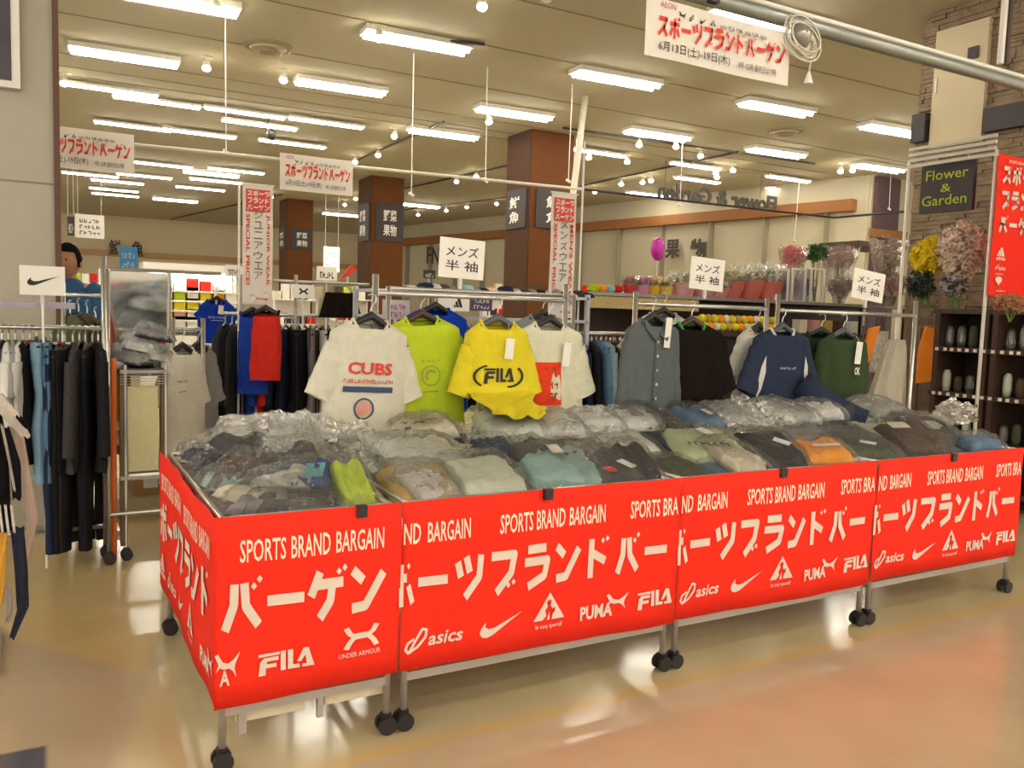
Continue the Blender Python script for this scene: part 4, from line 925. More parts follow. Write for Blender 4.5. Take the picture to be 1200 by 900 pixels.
# left rack
YL = 2.6; zr = at(60,384,Y=YL).z; xa = at(-12,384,Y=YL).x; xb = at(122,390,Y=YL).x
t = thing('garment_rack','chrome garment rack with a lavender shelf in front of the cream wall at left','rack',((xa+xb)/2,YL,0))
MB().tube([(xa-.3,YL,zr),(xb,YL,zr)],.012,8).build('rod', CHROME, t, True)
zsf = at(60,357,Y=YL-.1).z; MB().box((xa-.3,YL-.12,zsf-.02),(at(88,355,Y=YL-.1).x,YL+.12,zsf+.012)).build('shelf', mat('lavender_shelf',(.36,.33,.40),.5), t)
for x in (at(122,400,Y=YL).x,): MB().tube([(x,YL,.06),(x,YL,at(120,300,Y=YL).z)],.014,8).build('post', CHROME, t, True); m = MB(); caster(m, x, YL); m.build('caster', BLACKP, t)
MB().tube([(xa-.3,YL,.18),(xb,YL,.18)],.012,8).build('lower_rail', CHROME, t, True)
LG = [('tee',2,'mauve','lavender'),('tee',10,'lgrey','heather grey'),('tee',18,'grey','mid grey'),('tee',27,'lgrey','light grey marl'),('tee',35,'black','black'),('pants',43,'sky','light blue'),('pants',52,'blue','blue'),('pants',60,'navy','dark navy'),('pants',68,'black','black'),('pants',76,'charcoal','charcoal'),('pants',85,'black','deep black'),('jacket',93,'charcoal','dark grey'),('pants',100,'black','glossy black'),('pants',108,'black','matt black'),('jacket',115,'black','black long')]
for i, (kd, px, c, lb) in enumerate(LG):
    p = at(px, 386, Y=YL); hung(kd, p.x, YL, zr+.012, c, '%s %s, %s garment from the left on the rack under the check-logo card' % (lb, kd, ORD[i]), PI/2+R(rh.uniform(-28,10)), (1,1.3,1.0 if kd != 'pants' else (.75 if px < 56 else 1.1)))
for i in range(12):
    p = at(4+8*i, 386, Y=YL)
# coloured size rings on the rod
for i in range(10):
    p = at(12+7.5*i, 400, Y=YL-.02); q = tag(MB().lathe((p.x,YL-.03,p.z-.01),[(.012,-.006),(.014,0),(.012,.006)],8).build('size_marker', cloth(['orange','lime','cream','red','mint'][i%5], COL[['orange','lime','cream','red','mint'][i%5]])), '%s size marker bead, %s from the left along the rack rod' % (['orange','lime','cream','red','mint'][i%5], ORD[i]), 'size marker', 'size marker beads'); q.parent = None
# coats behind
for i, (px, py, c, lb) in enumerate([(82,352,'olive','olive'),(92,350,'brown','brown'),(102,352,'olive','dark olive'),(112,360,'mustard','camel'),(120,372,'cream','cream'),(127,384,'brown','dark brown')]):
    p = at(px, py, Y=3.3); hung('jacket', p.x, 3.3, p.z, c, '%s coat on the rear left rack, %s from its left end' % (lb, ORD[i]), PI/2+R(20), (1,1.2,1))
zz = at(100,346,Y=3.3).z; rack_frame('chrome rear rack holding coats beside the leaning mirror', at(74,352,Y=3.3).x, at(132,352,Y=3.3).x, zz, 3.3)
# near-left rack cut by the frame
YE = 1.2
def soft(name, pts, rads, m_, parent, dep=.5, Y_=YE, n=16):
    P = [at(px, py, Y=Y_) for px, py in pts]; mb = MB(); vs = []
    k = len(P)
    def fn(u, v):
        t_ = v*(k-1); i = min(k-2, int(t_)); f = t_-i; c = P[i]*(1-f)+P[i+1]*f; r_ = (rads[i]*(1-f)+rads[i+1]*f)/520
        th = 2*PI*u; return c+Vector((r_*math.cos(th), r_*dep*math.sin(th)+.006*math.sin(4*th+v*9), .006*math.cos(3*th)))
    mb.grid(fn, n, 4*k, True); return mb.build(name, m_, parent, True)
CW = cloth('edgewhite',(.62,.56,.48)); NV = cloth('edgenavy',(.03,.035,.06)); OG = cloth('edgeorange',(.72,.38,.05)); BK = cloth('edgeblack',(.012,.011,.012)); PT = cloth('edgecream',(.56,.46,.38))
def E1(label, nm, px, py, Y_=YE): p = at(px, py, Y=Y_); return thing(nm, label, 'clothing', (p.x, p.y, p.z), 'clothes at the left edge')
t = E1('black and white jacket at the left edge with a pale sleeve slanting right','hanging_jacket',-10,450)
soft('sleeve', [(-8,462),(12,486),(30,512)], [15,14,9], CW, t); soft('body', [(-14,470),(-8,520),(-6,590)], [18,26,28], BK, t, Y_=YE+.05); q = soft('cuff_band', [(21,488),(33,502)], [4,3], BK, t, Y_=YE-.05)
soft('sleeve', [(4,500),(18,545),(20,585)], [9,10,8], BK, t); soft('white_edging', [(2,498),(10,535),(17,575)], [2,2,2], CW, t, Y_=YE-.03)
t = E1('cream trousers behind the black jacket at the left edge','hanging_trousers',30,500,YE+.15)
soft('leg', [(18,500),(28,560),(38,610),(30,655)], [12,14,11,7], PT, t, Y_=YE+.15)
t = E1('navy and orange track trousers with three white stripes at the lower left edge','hanging_trousers',8,590)
soft('waist', [(-6,584),(-4,600),(-2,622)], [26,25,24], BK, t)
for k_ in range(3): soft('white_stripe', [(-1+7*k_,592),(1+7*k_,608),(3+7*k_,624)], [2.2,2.2,2.2], WHITE, t, Y_=YE-.062, n=8)
soft('orange_panel', [(3,624),(2,660),(0,706)], [9,8,6], OG, t, Y_=YE-.03); soft('leg', [(20,618),(25,670),(27,712),(14,748)], [12,12,11,6], NV, t); soft('grey_panel', [(10,690),(12,715),(8,730)], [5,5,4], cloth('edgegrey',(.35,.30,.30)), t, Y_=YE-.05)
xn = at(-4,448,Y=1.3).x
rack_frame('chrome rack at the extreme left edge', xn-.6, xn-.02, at(-4,440,Y=1.3).z+.0, 1.3)
# mirror on a stand
a = at(128,318,Y=2.75); b = at(194,440,Y=2.75)
t = thing('standing_mirror','tall leaning mirror reflecting the pale floor beside the left rack','mirror',((a.x+b.x)/2,2.75,0))
sh = -.09
MB().add([(a.x,2.75,b.z),(b.x,2.75,b.z),(b.x,2.75+sh,a.z),(a.x,2.75+sh,a.z)],[(0,1,2,3)]).build('glass', mat('mirror_glass',(.75,.80,.84),.06,1,.02), t, solid=.004)
for x in (a.x-.012, b.x+.012): MB().tube([(x,2.745,b.z-.02),(x,2.755+sh,a.z+.02)],.011,6).build('frame_rail', CHROME, t)
MB().tube([(a.x-.02,2.755+sh,a.z+.012),(b.x+.30,2.755+sh,a.z+.012)],.011,6).build('frame_rail', CHROME, t)
for x in (a.x-.012, b.x+.012): MB().tube([(x,2.75,b.z),(x,2.75,.03)],.012,6).build('leg', CHROME, t); m = MB(); caster(m, x, 2.75); m.build('caster', BLACKP, t)
# wire basket cart with silver bags
a = at(140,432,Y=2.5); b = at(197,555,Y=2.5)
t = thing('basket_cart','narrow cart of brown and grey frames with a cream board and silver bags on top','cart',((a.x+b.x)/2,2.55,0))
MB().box((a.x+.02,2.52,b.z+.02),(b.x-.05,2.54,a.z-.10)).build('cream_board', mat('cream_board2',(.66,.60,.34),.7), t)
for x in (a.x, b.x-.035): MB().box((x,2.5,.08),(x+.022,2.56,a.z)).build('brown_post', mat('brown_post',(.16,.10,.05),.5), t)
for x in (a.x+.03, b.x-.01): MB().tube([(x,2.50,.06),(x,2.50,a.z+.02)],.009,6).build('post', CHROME, t); m = MB(); caster(m, x, 2.5); m.build('caster', BLACKP, t)
for k in range(6): MB().tube([(a.x,2.48,a.z-.015*k-.01),(b.x,2.48,a.z-.015*k-.01)],.003,5).build('basket_wire', CHROME, t)
MB().box((a.x,2.48,a.z-.02),(b.x,2.9,a.z-.01)).build('basket_floor', GREYM, t)
MB().box((a.x,2.48,b.z-.02),(b.x,2.56,b.z)).build('cross_rail', GREYM, t)
c = at(133,420,Y=2.48); d = at(131,520,Y=2.48); tag(MB().tube([c,(d.x+.005,2.48,.01)],.016,8).build('orange_pole', mat('orange_plastic',(.75,.15,.03),.4)), 'orange plastic pole beside the narrow basket cart', 'pole')
for i, (px, py, lb) in enumerate([(150,418,'silver bag at the left of the basket cart'),(165,405,'silver bag lying across the basket cart'),(180,392,'silver bag raised at the back of the basket cart'),(185,418,'silver bag at the right of the basket cart'),(165,424,'silver bag lowest on the front of the basket cart')]):
    p = at(px, py, Y=2.68); bagged('grey garment in a shiny '+lb, p.x, 2.68, p.z-.03, R(60+25*i), 'lgrey' if i % 2 else 'charcoal', (.45,.5,1.2), R(12), 0, milky=True, name='silver_bag')
# lower shelving frame under / behind the cart
a = at(135,601,Y=2.3); b = at(230,596,Y=2.3)
t = thing('low_rack','low chrome rack rail and post with a black caster left of the wagon','rack',(a.x,2.45,0))
px_ = at(127,500,Y=2.45).x
MB().tube([(px_,2.45,.05),(px_,2.45,at(122,315,Y=2.45).z)],.013,8).build('post', CHROME, t, True)
m = MB(); caster(m, px_, 2.45); m.build('caster', BLACKP, t)
MB().tube([(px_,2.45,at(130,603,Y=2.45).z),(px_+.9,2.45,at(130,603,Y=2.45).z)],.012,8).build('rail', CHROME, t, True)
MB().tube([(px_+.9,2.45,.0),(px_+.9,2.45,.45)],.013,8).build('post', CHROME, t, True)
a = at(165,512,Y=3.6); t = thing('cardboard_box','brown cardboard box with a label on the low platform','box',(a.x,3.6,0))
pz = at(180,572,Y=3.6).z; 
tag(MB().box((at(138,590,Y=3.5).x,3.5,0),(at(260,590,Y=3.5).x,4.3,max(.1,at(180,600,Y=3.5).z+.1))).build('low_platform', mat('cream_platform',(.50,.42,.25),.6)), 'low cream platform behind the basket cart', 'platform')
ptop = max(.1,at(180,600,Y=3.5).z+.1)
MB().box((at(155,560,Y=3.6).x,3.6,ptop),(at(200,560,Y=3.6).x,3.95,ptop+.22)).build('carton', mat('cardboard',(.42,.24,.10),.8), t)
MB().box((at(168,560,Y=3.6).x,3.594,ptop+.05),(at(185,560,Y=3.6).x,3.6,ptop+.14)).build('paper_label', WHITE, t)
# white long tee and grey tee beside the mirror
z_ = at(214,408,Y=2.75).z
shirt('white long tee hung beside the mirror with faint lettering', ('white3',(.66,.62,.52)), at(213,410,Y=2.75).x, 2.75, z_, .34, .80, 'short', (.26,-.34), R(38), 21, group='tees on the left racks', prints=[('faint_lettering', mat('dull_red_ink',(1,1,1)), many(SCR(-.09,-.20,.08,.012,6,9),SCR(-.09,-.26,.06,.012,5,10)))])
shirt('grey marl tee behind the white long tee', ('greymarl',(.27,.27,.26)), at(232,412,Y=3.0).x, 3.0, z_+.0, .34, .75, 'short', (.27,-.36), R(38), 22, group='tees on the left racks')
rack_frame('chrome stand holding the white long tee', at(203,410,Y=2.9).x, at(238,410,Y=2.9).x, z_+.11, 2.9)
# ------------------------------------------------------------------ junior wear rack
YJ = 3.6; zj = at(330,369,Y=YJ).z; xa = at(262,368,Y=YJ).x; xb = at(432,372,Y=YJ).x
t = thing('garment_rack','grey garment rack under the junior wear banner','rack',((xa+xb)/2,YJ,0))
MB().tube([(xa,YJ,zj),(xb,YJ,zj)],.013,8).build('rod', CHROME, t, True)
for px in (283,345): x = at(px,420,Y=YJ).x; MB().tube([(x,YJ-.02,0),(x,YJ-.02,at(px,322,Y=YJ).z)],.014,8).build('post', GREYM, t, True)
zt = at(350,330,Y=YJ).z
MB().tube([(at(283,330,Y=YJ).x,YJ,zt),(xb,YJ,zt)],.011,8).build('top_rail', CHROME, t, True)
MB().box((xa,YJ-.25,.0),(xb,YJ+.25,.03)).build('base', GREYM, t)
JG = [(264,'jacket','charcoal','charcoal long'),(272,'jacket','black','black'),(280,'jacket','charcoal','dark grey'),(290,'jacket','royal','bright blue'),(297,'jacket','royal','royal blue'),(304,'jacket','red','red'),(309,'jacket','red','red and navy'),(314,'jacket','white','white-edged'),(321,'jacket','navy','navy'),(328,'pants','black','black'),(335,'pants','navy','navy'),(342,'pants','black','black'),(350,'pants','charcoal','charcoal'),(357,'pants','black','black'),(364,'pants','mauve','grey-striped'),(371,'pants','brown','maroon'),(378,'pants','lgrey','pale grey'),(385,'pants','black','black'),(394,'pants','charcoal','charcoal'),(403,'pants','black','black'),(412,'pants','navy','navy')]
for i, (px, kd, c, lb) in enumerate(JG):
    p = at(px, 370, Y=YJ); hung(kd, p.x, YJ, zj+.012, c, '%s %s, %s garment from the left on the junior wear rack' % (lb, kd, ORD[i]), PI/2+R(rh.uniform(-35,-5)), (.9,1.2,.95 if kd == 'jacket' else 1.02))
shirt('bright blue jacket facing the viewer on the junior wear rack', ('jblue',(.02,.06,.40)), at(296,375,Y=3.3).x, 3.3, at(296,366,Y=3.3).z, .20, .56, 'long', (.19,-.5), R(-30), 31, group='jackets facing out under the junior wear banner')
shirt('red jacket facing the viewer beside the bright blue one', ('jred',(.62,.03,.02)), at(312,375,Y=3.05).x, 3.05, at(312,364,Y=3.05).z, .20, .46, 'long', (.17,-.42), R(-30), 32, group='jackets facing out under the junior wear banner', collar_col=('black2',(1,1,1)))
# black shorts on top bar
p = at(399,343,Y=3.58); p.y = 3.2+.38
t = thing('hanging_shorts','wide black shorts clipped on the bar left of the white tee','clothing',(p.x,3.58,p.z),'black shorts')
MB().grid(lambda u, v: Vector((p.x+math.cos(2*PI*u)*(.165-.05*v)+.0, 3.58+.035*math.sin(2*PI*u)+.01*math.sin(16*PI*u), p.z-.19+.19*v)), 40, 8, True).build('body', cloth('black2',(1,1,1)), t, True)
MB().tube([(p.x-.1,3.58,p.z),(p.x-.05,3.58,p.z+.05),(p.x+.05,3.58,p.z+.05),(p.x+.1,3.58,p.z)],.005,6).build('clip_hanger', CHROME, t)
# vertical banners
def vbanner(label, px0, py0, px1, py1, Y, lines, side_l, side_r, foot, red=False):
    a = at(px0, py1, Y=Y); b = at(px1, py0, Y=Y); wd, ht = b.x-a.x, b.z-a.z
    t = thing('vertical_banner', label, 'banner', (0,0,0), 'vertical sale banners')
    MB().grid(lambda u, v: Vector((u*wd, .004*math.sin(v*9), v*ht)), 4, 16).build('sheet', RED if red else mat('white_banner_sheet',(.74,.68,.60)), t, solid=.002)
    o = (0,-.010,0)
    if not red: MB().box((wd*.10,-.006,ht*.78),(wd*.90,-.004,ht*.965)).build('red_field', mat('banner_red',(.72,.05,.03),.7), t)
    m = MB(); hh = ht*.045
    for i, s in enumerate(('スポーツ','ブランド','バーゲン')):
        n = len(s)
        for k, ch in enumerate(s):
            st, dt = KT[ch]; put(m, stroke_geo(st,.24,dt), wd*(.14+.19*k), ht*(.965-.058*(i+1)), wd*.165, ht*.046, o=o)
    m.build('headline', mat('white_print',(.80,.74,.66),.7), t)
    m = MB(); n = len(lines)
    for i, ch in enumerate(lines): text(m, ch, wd*.36, ht*(.72-.085*i), wd*.30, ht*.065, .0, o=o)
    m.build('main_text', mat('grey_ink',(.16,.14,.12),.8), t)
    m = MB()
    for s, x in ((side_l,.10),(side_r,.76)):
        L = ht*(.60 if x < .5 else .60)
        m2 = MB(); text(m2, s, 0, 0, L, wd*.13, .02, U=Vector((0,0,-1)), V=Vector((1,0,0)))
        MB().add([(v[0]+wd*x, -.010, v[2]+ht*.76) for v in m2.v], m2.f).build('side_text', REDINK, t)
    text(m, foot, wd*.45, ht*.035, wd*.42, ht*.025, .02, o=o, slant=.2); 
    m.build('foot_mark', REDINK, t)
    MB().tube([(-.01,0,ht+.005),(wd+.01,0,ht+.005)],.006,6).build('top_rod', WPAINT, t)
    t.location = (a.x, Y, a.z); return t
vbanner('white vertical banner reading junior wear and special price', 284,219,320,356, 3.4, 'ジュニアウエア', 'SPECIAL PRICE!', 'JUNIOR WEAR', 'ing')
vbanner('white vertical banner reading mens wear beside the cream pole', 642,229,676,372, 2.6, 'メンズウエア', 'SPECIAL PRICE!', "MEN'S WEAR", 'ing')
for (px, Y_, lb) in ((280,3.45,'thin grey pole left of the junior wear banner'),(680,2.62,'thin pale pole right of the mens wear banner')):
    q = at(px, 300, Y=Y_); p2 = at(px, 165, Y=Y_); tag(MB().tube([(q.x,Y_,0),(q.x,Y_,at(px,215 if px < 400 else 165,Y=Y_).z)],.008,6).build('banner_pole', WPAINT), lb, 'pole')
# big red vertical banner at the right
YB = 1.35; a = at(1158,346,Y=YB); b = at(1172,180,Y=YB)
t = thing('red_vertical_banner','large red vertical sale banner cut by the right edge','banner',(a.x,YB,a.z))
wd = .62; ht = b.z-a.z; O = Vector((a.x,YB,a.z))
MB().grid(lambda u, v: O+Vector((u*wd, .004*math.sin(v*8), v*ht)), 4, 16).build('sheet', RED, t, solid=.002)
m = MB(); o = O+Vector((0,-.010,0))
for i, s in enumerate(('スポーツ','ブランド','バーゲン')):
    for k, ch in enumerate(s): st, dt = KT[ch]; put(m, stroke_geo(st,.22,dt), .055+.13*k, ht*(.80-.175*i), .11, ht*.125, o=o)
text(m, 'SPORTS BRAND BARGAIN', .12, ht*.945, .4, ht*.022, .01, o=o); m.build('headline', PRINT, t); m = MB()
put(m, STRIPE3, .055, ht*.285, .11, ht*.062, o=o); text(m, 'adidas', .05, ht*.255, .12, ht*.028, .02, o=o)
put(m, SPIR, .045, ht*.185, .05, ht*.04, o=o); text(m, 'asics', .09, ht*.185, .09, ht*.028, .02, o=o, slant=.2)
put(m, DESC, .06, ht*.075, .09, ht*.07, o=o); text(m, 'DESCENTE', .055, ht*.15, .1, ht*.012, .01, o=o)
text(m, 'umbro', .08, ht*.03, .12, ht*.014, .01, o=o)
m.build('print', PRINT, t)
# header frame and posts of the flower shelf
XF = 6.06
t = thing('slatted_stand','white slatted header frame standing in front of the stone pillar','rack',(XF,1.8,0))
n0 = at(1168,178,X=XF); f0 = at(1066,188,X=XF)
for yy in (n0.y, f0.y): MB().tube([(XF,yy,0),(XF,yy,n0.z+.02)],.014,8).build('post', WPAINT, t, True)
for k in range(4): MB().box((XF-.02,n0.y,n0.z+.0+.048*k-.03),(XF,f0.y,n0.z+.026+.048*k-.03)).build('slat', mat('pale_slat',(.55,.52,.46),.5,.3), t)
# flower & garden sign
sy0 = at(1138,250,X=XF+.1); sy1 = at(1081,190,X=XF+.1); zt_ = at(1110,188,X=XF+.1).z; zb_ = at(1110,248,X=XF+.1).z
t = thing('hanging_sign','dark square sign with yellow-green words on the stone pillar','sign',(XF+.1,(sy0.y+sy1.y)/2,zb_))
MB().box((XF+.1,sy0.y,zb_),(XF+.14,sy1.y,zt_)).build('board', SIGND, t)
m = MB(); W_ = sy1.y-sy0.y; H_ = zt_-zb_
for s, f, g, hh in (('Flower',.10,.80,.20),('&',.40,.2,.16),('Garden',.05,.85,.20)):
    i = ('Flower','&','Garden').index(s); text(m, s, W_*f, H_*(.64-.25*i), W_*g, H_*hh, .005, o=(XF+.096,sy1.y,zb_), U=Vector((0,-1,0)))
m.build('lettering', mat('lime_lettering',(.45,.50,.02),.6), t)
for yy in (sy0.y+.05, sy1.y-.05): MB().tube([(XF+.12,yy,zt_),(XF+.02,yy,n0.z+.05)],.005,5).build('wire', CHROME, t)
# mirrored hanging letters
a = at(764,243,Y=10.5); b = at(903,240,Y=10.5); zt_ = at(770,218,Y=10.5).z; zb_ = at(833,241,Y=10.5).z
m = MB(); text(m, 'Flower & Garden', 0, 0, b.x-a.x, (zt_-zb_)*1.35, .03, o=(b.x,10.35,zb_-.02), U=Vector((-1,0,0)))
t = thing('hanging_letters','dark Flower and Garden letters seen from behind under the ceiling','sign',(a.x,10.5,zb_)); m.build('letters', mat('dark_letters',(.06,.05,.04),.7), t, solid=.03)
for x in (a.x+.3, b.x-.3): MB().tube([(x,10.51,zt_),(x,10.51,CEIL)],.006,5).build('wire', BLACKP, t)
# wall lettering
def wall_text(label, s, px0, py0, px1, py1, Y=None, name='wall_lettering'):
    a = at(px0, py1, Y=Y); b = at(px1, py0, Y=Y); m = MB()
    text(m, s, 0, 0, b.x-a.x, b.z-a.z, .015, o=(a.x,Y,a.z)); return tag(m.build(name, mat('dark_letters',(1,1,1)), solid=.03), label, 'lettering')
nn = Vector((0,0,0))
# on the receding right wall: fruit sign
def wall_hit(px, py):
    d = at(px,py,Y=CAM.y+10)-CAM; k = (U0+nIn*.18-CAM).dot(nIn)/d.dot(nIn); return CAM+d*k
a = wall_hit(779,303); b = wall_hit(797,280); c = wall_hit(808,305); d_ = wall_hit(828,279)
m = MB(); text(m, '果', 0, 0, (b-a).xy.length, b.z-a.z, .03, o=a, U=dW); tag(m.build('wall_lettering', mat('dark_letters',(1,1,1)), solid=.02), 'dark fruit character beside the magenta balloon on the pale wall', 'lettering'); m = MB(); text(m, '物', 0, 0, (d_-c).xy.length, d_.z-c.z, .03, o=c, U=dW)
tag(m.build('wall_lettering', mat('dark_letters',(1,1,1)), solid=.02), 'second dark character right of the fruit character on the pale wall', 'lettering')
wall_text('dark characters on the far back wall behind the blue sign', '鮮   魚', 128,283,168,299, 31.1)
wall_text('dark letters on the wall left of the first men short sleeve card', 'FNS            G', 500,294,573,309, 24.0)
card('white hanging notice on the far wall beside the cream wall edge', 88,253,122,278, 20, ['#',3], 0,0, stand=False, name='hanging_notice')
card('small dark hanging plate left of the white far notice', 79,254,87,276, 20, ['#',1], 0,0, SIGND, WHITE, False, name='hanging_notice')
card('blue sign with white characters above the mirror', 140,290,161,317, 4.2, ['#',2], 0,0, mat('blue_sign',(.02,.28,.62),.5), WHITE, True)
card('small white card with an interlocked logo on the junior wear rack', 343,334,368,349, 3.5, [], 0,0, drawf=lambda m,w_,h_: put(m, ARMOR, -w_*.2, -h_*.25, w_*.4, h_*.5))
card('small pale card right of the interlocked-logo card', 369,336,378,350, 3.6, [], 0,0, mat('pale_yellow',(.62,.58,.36),.7))
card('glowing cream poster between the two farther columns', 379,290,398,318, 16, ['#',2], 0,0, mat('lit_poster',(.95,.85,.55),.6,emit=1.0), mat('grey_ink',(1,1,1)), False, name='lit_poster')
card('white card with small print below the glowing poster', 371,313,395,328, 9, ['#',1], 0,0)
card('white price card left of the junior wear banner', 264,311,282,324, 8, ['#',1], 0,0)
card('white card with three slanted bars below the first men short sleeve card', 513,345,550,364, 2.3, [], 0,0, drawf=lambda m,w_,h_: put(m, STRIPE3, -w_*.0, -h_*.28, w_*.3, h_*.6))
card('purple card with white print right of the three-bar card', 551,347,577,364, 2.35, ['#',2], 0,0, mat('purple_sign',(.06,.04,.12),.5), WHITE)
card('pale lilac card behind the white printed tee', 448,352,480,374, 2.2, ['#',2], 0,0, mat('lilac_sign',(.50,.46,.50),.6), mat('magenta_ink',(.3,.05,.2),.8))
card('dark navy card at the left of the men short sleeve card', 496,317,510,326, 6, ['#',1], 0,0, SIGND, WHITE)
# red pennant
a = at(398,328,Y=7); b = at(418,316,Y=7)
t = thing('red_pennant','small red pennant-like sign left of the second column','sign',(a.x,7,a.z)); MB().prism([(0,0),(.12,.06),(b.x-a.x,b.z-a.z),(b.x-a.x-.05,(b.z-a.z)+.06),(.1,.14)],a,XU,ZU,Vector((0,1,0)),.02).build('sheet', mat('banner_red',(1,1,1)), t); MB().tube([(a.x+.1,7.01,0),(a.x+.1,7.01,a.z+.1)],.01,6).build('pole', WPAINT, t)
# ------------------------------------------------------------------ middle racks
def shelf_unit(label, xa, xb, Y, depth, zs, m_=GREYM, name='shelf_unit', back=None, posts=True, axis='x'):
    t = thing(name, label, 'shelf', ((xa+xb)/2, Y, 0))
    for z in zs: MB().box((xa,Y,z-.02),(xb,Y+depth,z)).build('shelf', m_, t)
    for x in (xa, xb): MB().box((x-.015,Y,0),(x+.015,Y+.03,zs[-1]+.02)).build('post', m_, t); MB().box((x-.015,Y+depth-.03,0),(x+.015,Y+depth,zs[-1]+.02)).build('post', m_, t)
    if back: MB().box((xa,Y+depth-.01,zs[0]),(xb,Y+depth,zs[-1])).build('back_panel', back, t)
    return t
YM = 2.5
z1 = at(560,343,Y=YM).z; z2 = at(560,372,Y=YM).z
xa = at(440,345,Y=YM).x; xb = at(690,349,Y=YM).x
t = shelf_unit('long pale grey shelf rail unit behind the yellow and lime tees', xa, xb, YM, .4, (z2, z1), mat('pale_grey_shelf',(.48,.50,.54),.4,.2))
# stock lying on it
SC = ['black','white','charcoal','navy','lgrey','brown','grey','black','teal','mauve']
for i in range(24):
    px = 470+9.4*i; p = at(px, 335, Y=YM+.15); w_ = rh.uniform(.035,.06); h_ = rh.uniform(.025,.06); c = SC[i % 10]
    q = MB().grid(lambda u, v: Vector((p.x,YM+.15,z1))+Vector((w_*math.cos(2*PI*u)*math.sin(PI*(.5+.5*v))**.5*1.0, .10*math.sin(2*PI*u)*math.sin(PI*(.5+.5*v))**.5, h_*math.sin(PI*.5*v)+.004*noise.noise(Vector((u*9,v*5,i))))), 14, 6, True)
    tag(q.build('folded_stock', cloth(c, COL[c]), None, True), '%s folded stock piece, %s from the left on the long grey shelf' % (c.replace('lgrey','light grey'), ORD[i]), 'folded clothing', 'folded stock on the long grey shelf')
# side-hung shirts right of the cream tee
YK = 2.6; zk = at(705,391,Y=YK).z; xa = at(655,388,Y=YK).x; xb = at(745,392,Y=YK).x
t = thing('garment_rack','chrome rod with side-hung shirts between the cream tee and the buttoned shirt','rack',((xa+xb)/2,YK,0))
MB().tube([(xa,YK,zk),(xb,YK,zk)],.016,8).build('rod', CHROME, t, True)
for x in (xa, xb): MB().tube([(x,YK,0),(x,YK,zk)],.014,8).build('post', CHROME, t, True)
for i, (px, c, lb) in enumerate([(662,'charcoal','charcoal'),(670,'black','black'),(678,'navy','navy'),(687,'black','black'),(693,'navy','dark navy'),(699,'blue','blue'),(705,'sky','pale blue'),(711,'grey','grey-blue'),(719,'charcoal','dark slate'),(728,'olive','olive'),(737,'grey','grey')]):
    p = at(px, 392, Y=YK); hung('jacket', p.x, YK, zk+.014, c, '%s shirt, %s from the left on the rod right of the cream tee' % (lb, ORD[i]), PI/2+R(rh.uniform(-30,-10)), (.9,1.3,.8))
for i in range(14):
    p = at(660+5.5*i, 397, Y=YK-.05); tag(MB().cbox((p.x,YK-.05,p.z),(.012,.012,.02)).build('size_marker', cloth('pink',COL['pink']) if i % 2 else cloth('cream',COL['cream'])), '%s size marker, %s from the left on the rod behind the cream tee' % (('cream','pink')[i%2], ORD[i]), 'size marker', 'size markers on the middle rod')
# side-hung darker clothes under the long shelf (seen between the front tees)
zk2 = z2-.05
for i in range(16):
    px = 445+15.5*i; p = at(px, 380, Y=YM+.2); c = ['black','charcoal','navy','brown','black','olive','grey','navy'][i%8]
    hung('tee', p.x, YM+.2, zk2, c, '%s tee, %s from the left under the long grey shelf' % (c, ORD[i]), PI/2+R(rh.uniform(-20,0)), (.9,1.3,.8))
# far bright refrigerated case and blue tee
YF = 12.0
def boxes(Y, x0, x1, z, n, cols, lab, grp, hr=(.10,.2), dep=.12, name='packet'):
    for i in range(n):
        wd = (x1-x0)/n; c = cols[rh.randrange(len(cols))]; h_ = rh.uniform(*hr); xx = x0+wd*(i+.5)
        tag(MB().box((xx-wd*.42,Y,z),(xx+wd*.42,Y+dep,z+h_)).build(name, cloth(c, COL[c])), lab % (c.replace('lgrey','light grey'), ORD[i]), 'packet', grp)
a = at(192,386,Y=YF); b = at(262,320,Y=YF)
t = thing('refrigerated_case','brightly lit refrigerated case with coloured packets at left centre','display case',((a.x+b.x)/2,YF,0))
MB().box((a.x-.3,YF+.5,0),(b.x+.3,YF+.6,b.z)).build('back_panel', WHITE, t); MB().box((a.x-.3,YF,b.z-.02),(b.x+.3,YF+.6,b.z+.12)).build('canopy', WPAINT, t)
MB().tube([(a.x-.2,YF+.1,b.z-.06),(b.x+.2,YF+.1,b.z-.06)],.03,8).build('strip_lamp', mat('case_glow',(.9,1,.95),.5,emit=7), t)
nsh = 5
for k in range(nsh):
    z = a.z+(b.z-a.z-.15)*k/nsh; MB().box((a.x-.3,YF+.05,z-.03),(b.x+.3,YF+.5,z)).build('shelf', WHITE, t)
    boxes(YF+.12, a.x-.25, b.x+.25, z, 7, ['red','white','white','orange','lime','cream','yellow','pink','white'], '%s packet, %s from the left on the '+['lowest','second','third','fourth','top'][k]+' shelf of the refrigerated case', 'packets in the refrigerated case', (.12,.22))
MB().box((a.x-.3,YF,0),(b.x+.3,YF+.5,a.z-.1)).build('base', WPAINT, t)
YT = 5.5; p = at(254,345,Y=YT)
bl = shirt('royal blue tee on the display table left of the junior wear banner', ('royal2',(1,1,1)), p.x, YT, p.z-.05, .34, .40, 'short', (.25,-.18), R(-5), 41, group='tees on the left racks', prints=[('pale_print', mat('pale_ink',(1,1,1)), many(SCR(-.08,-.17,.15,.02,9,11), BX(-.05,-.19,.1,.005)))], tagc=(.03,-.09,.08))
p2 = at(254,410,Y=YT)
tt = thing('display_table','cream-fronted display table holding bagged stock below the blue tee','table',(p2.x,YT,0))
xa = at(208,440,Y=YT).x; xb = at(268,440,Y=YT).x; zt_ = at(240,418,Y=YT).z; zb_ = at(240,468,Y=YT).z
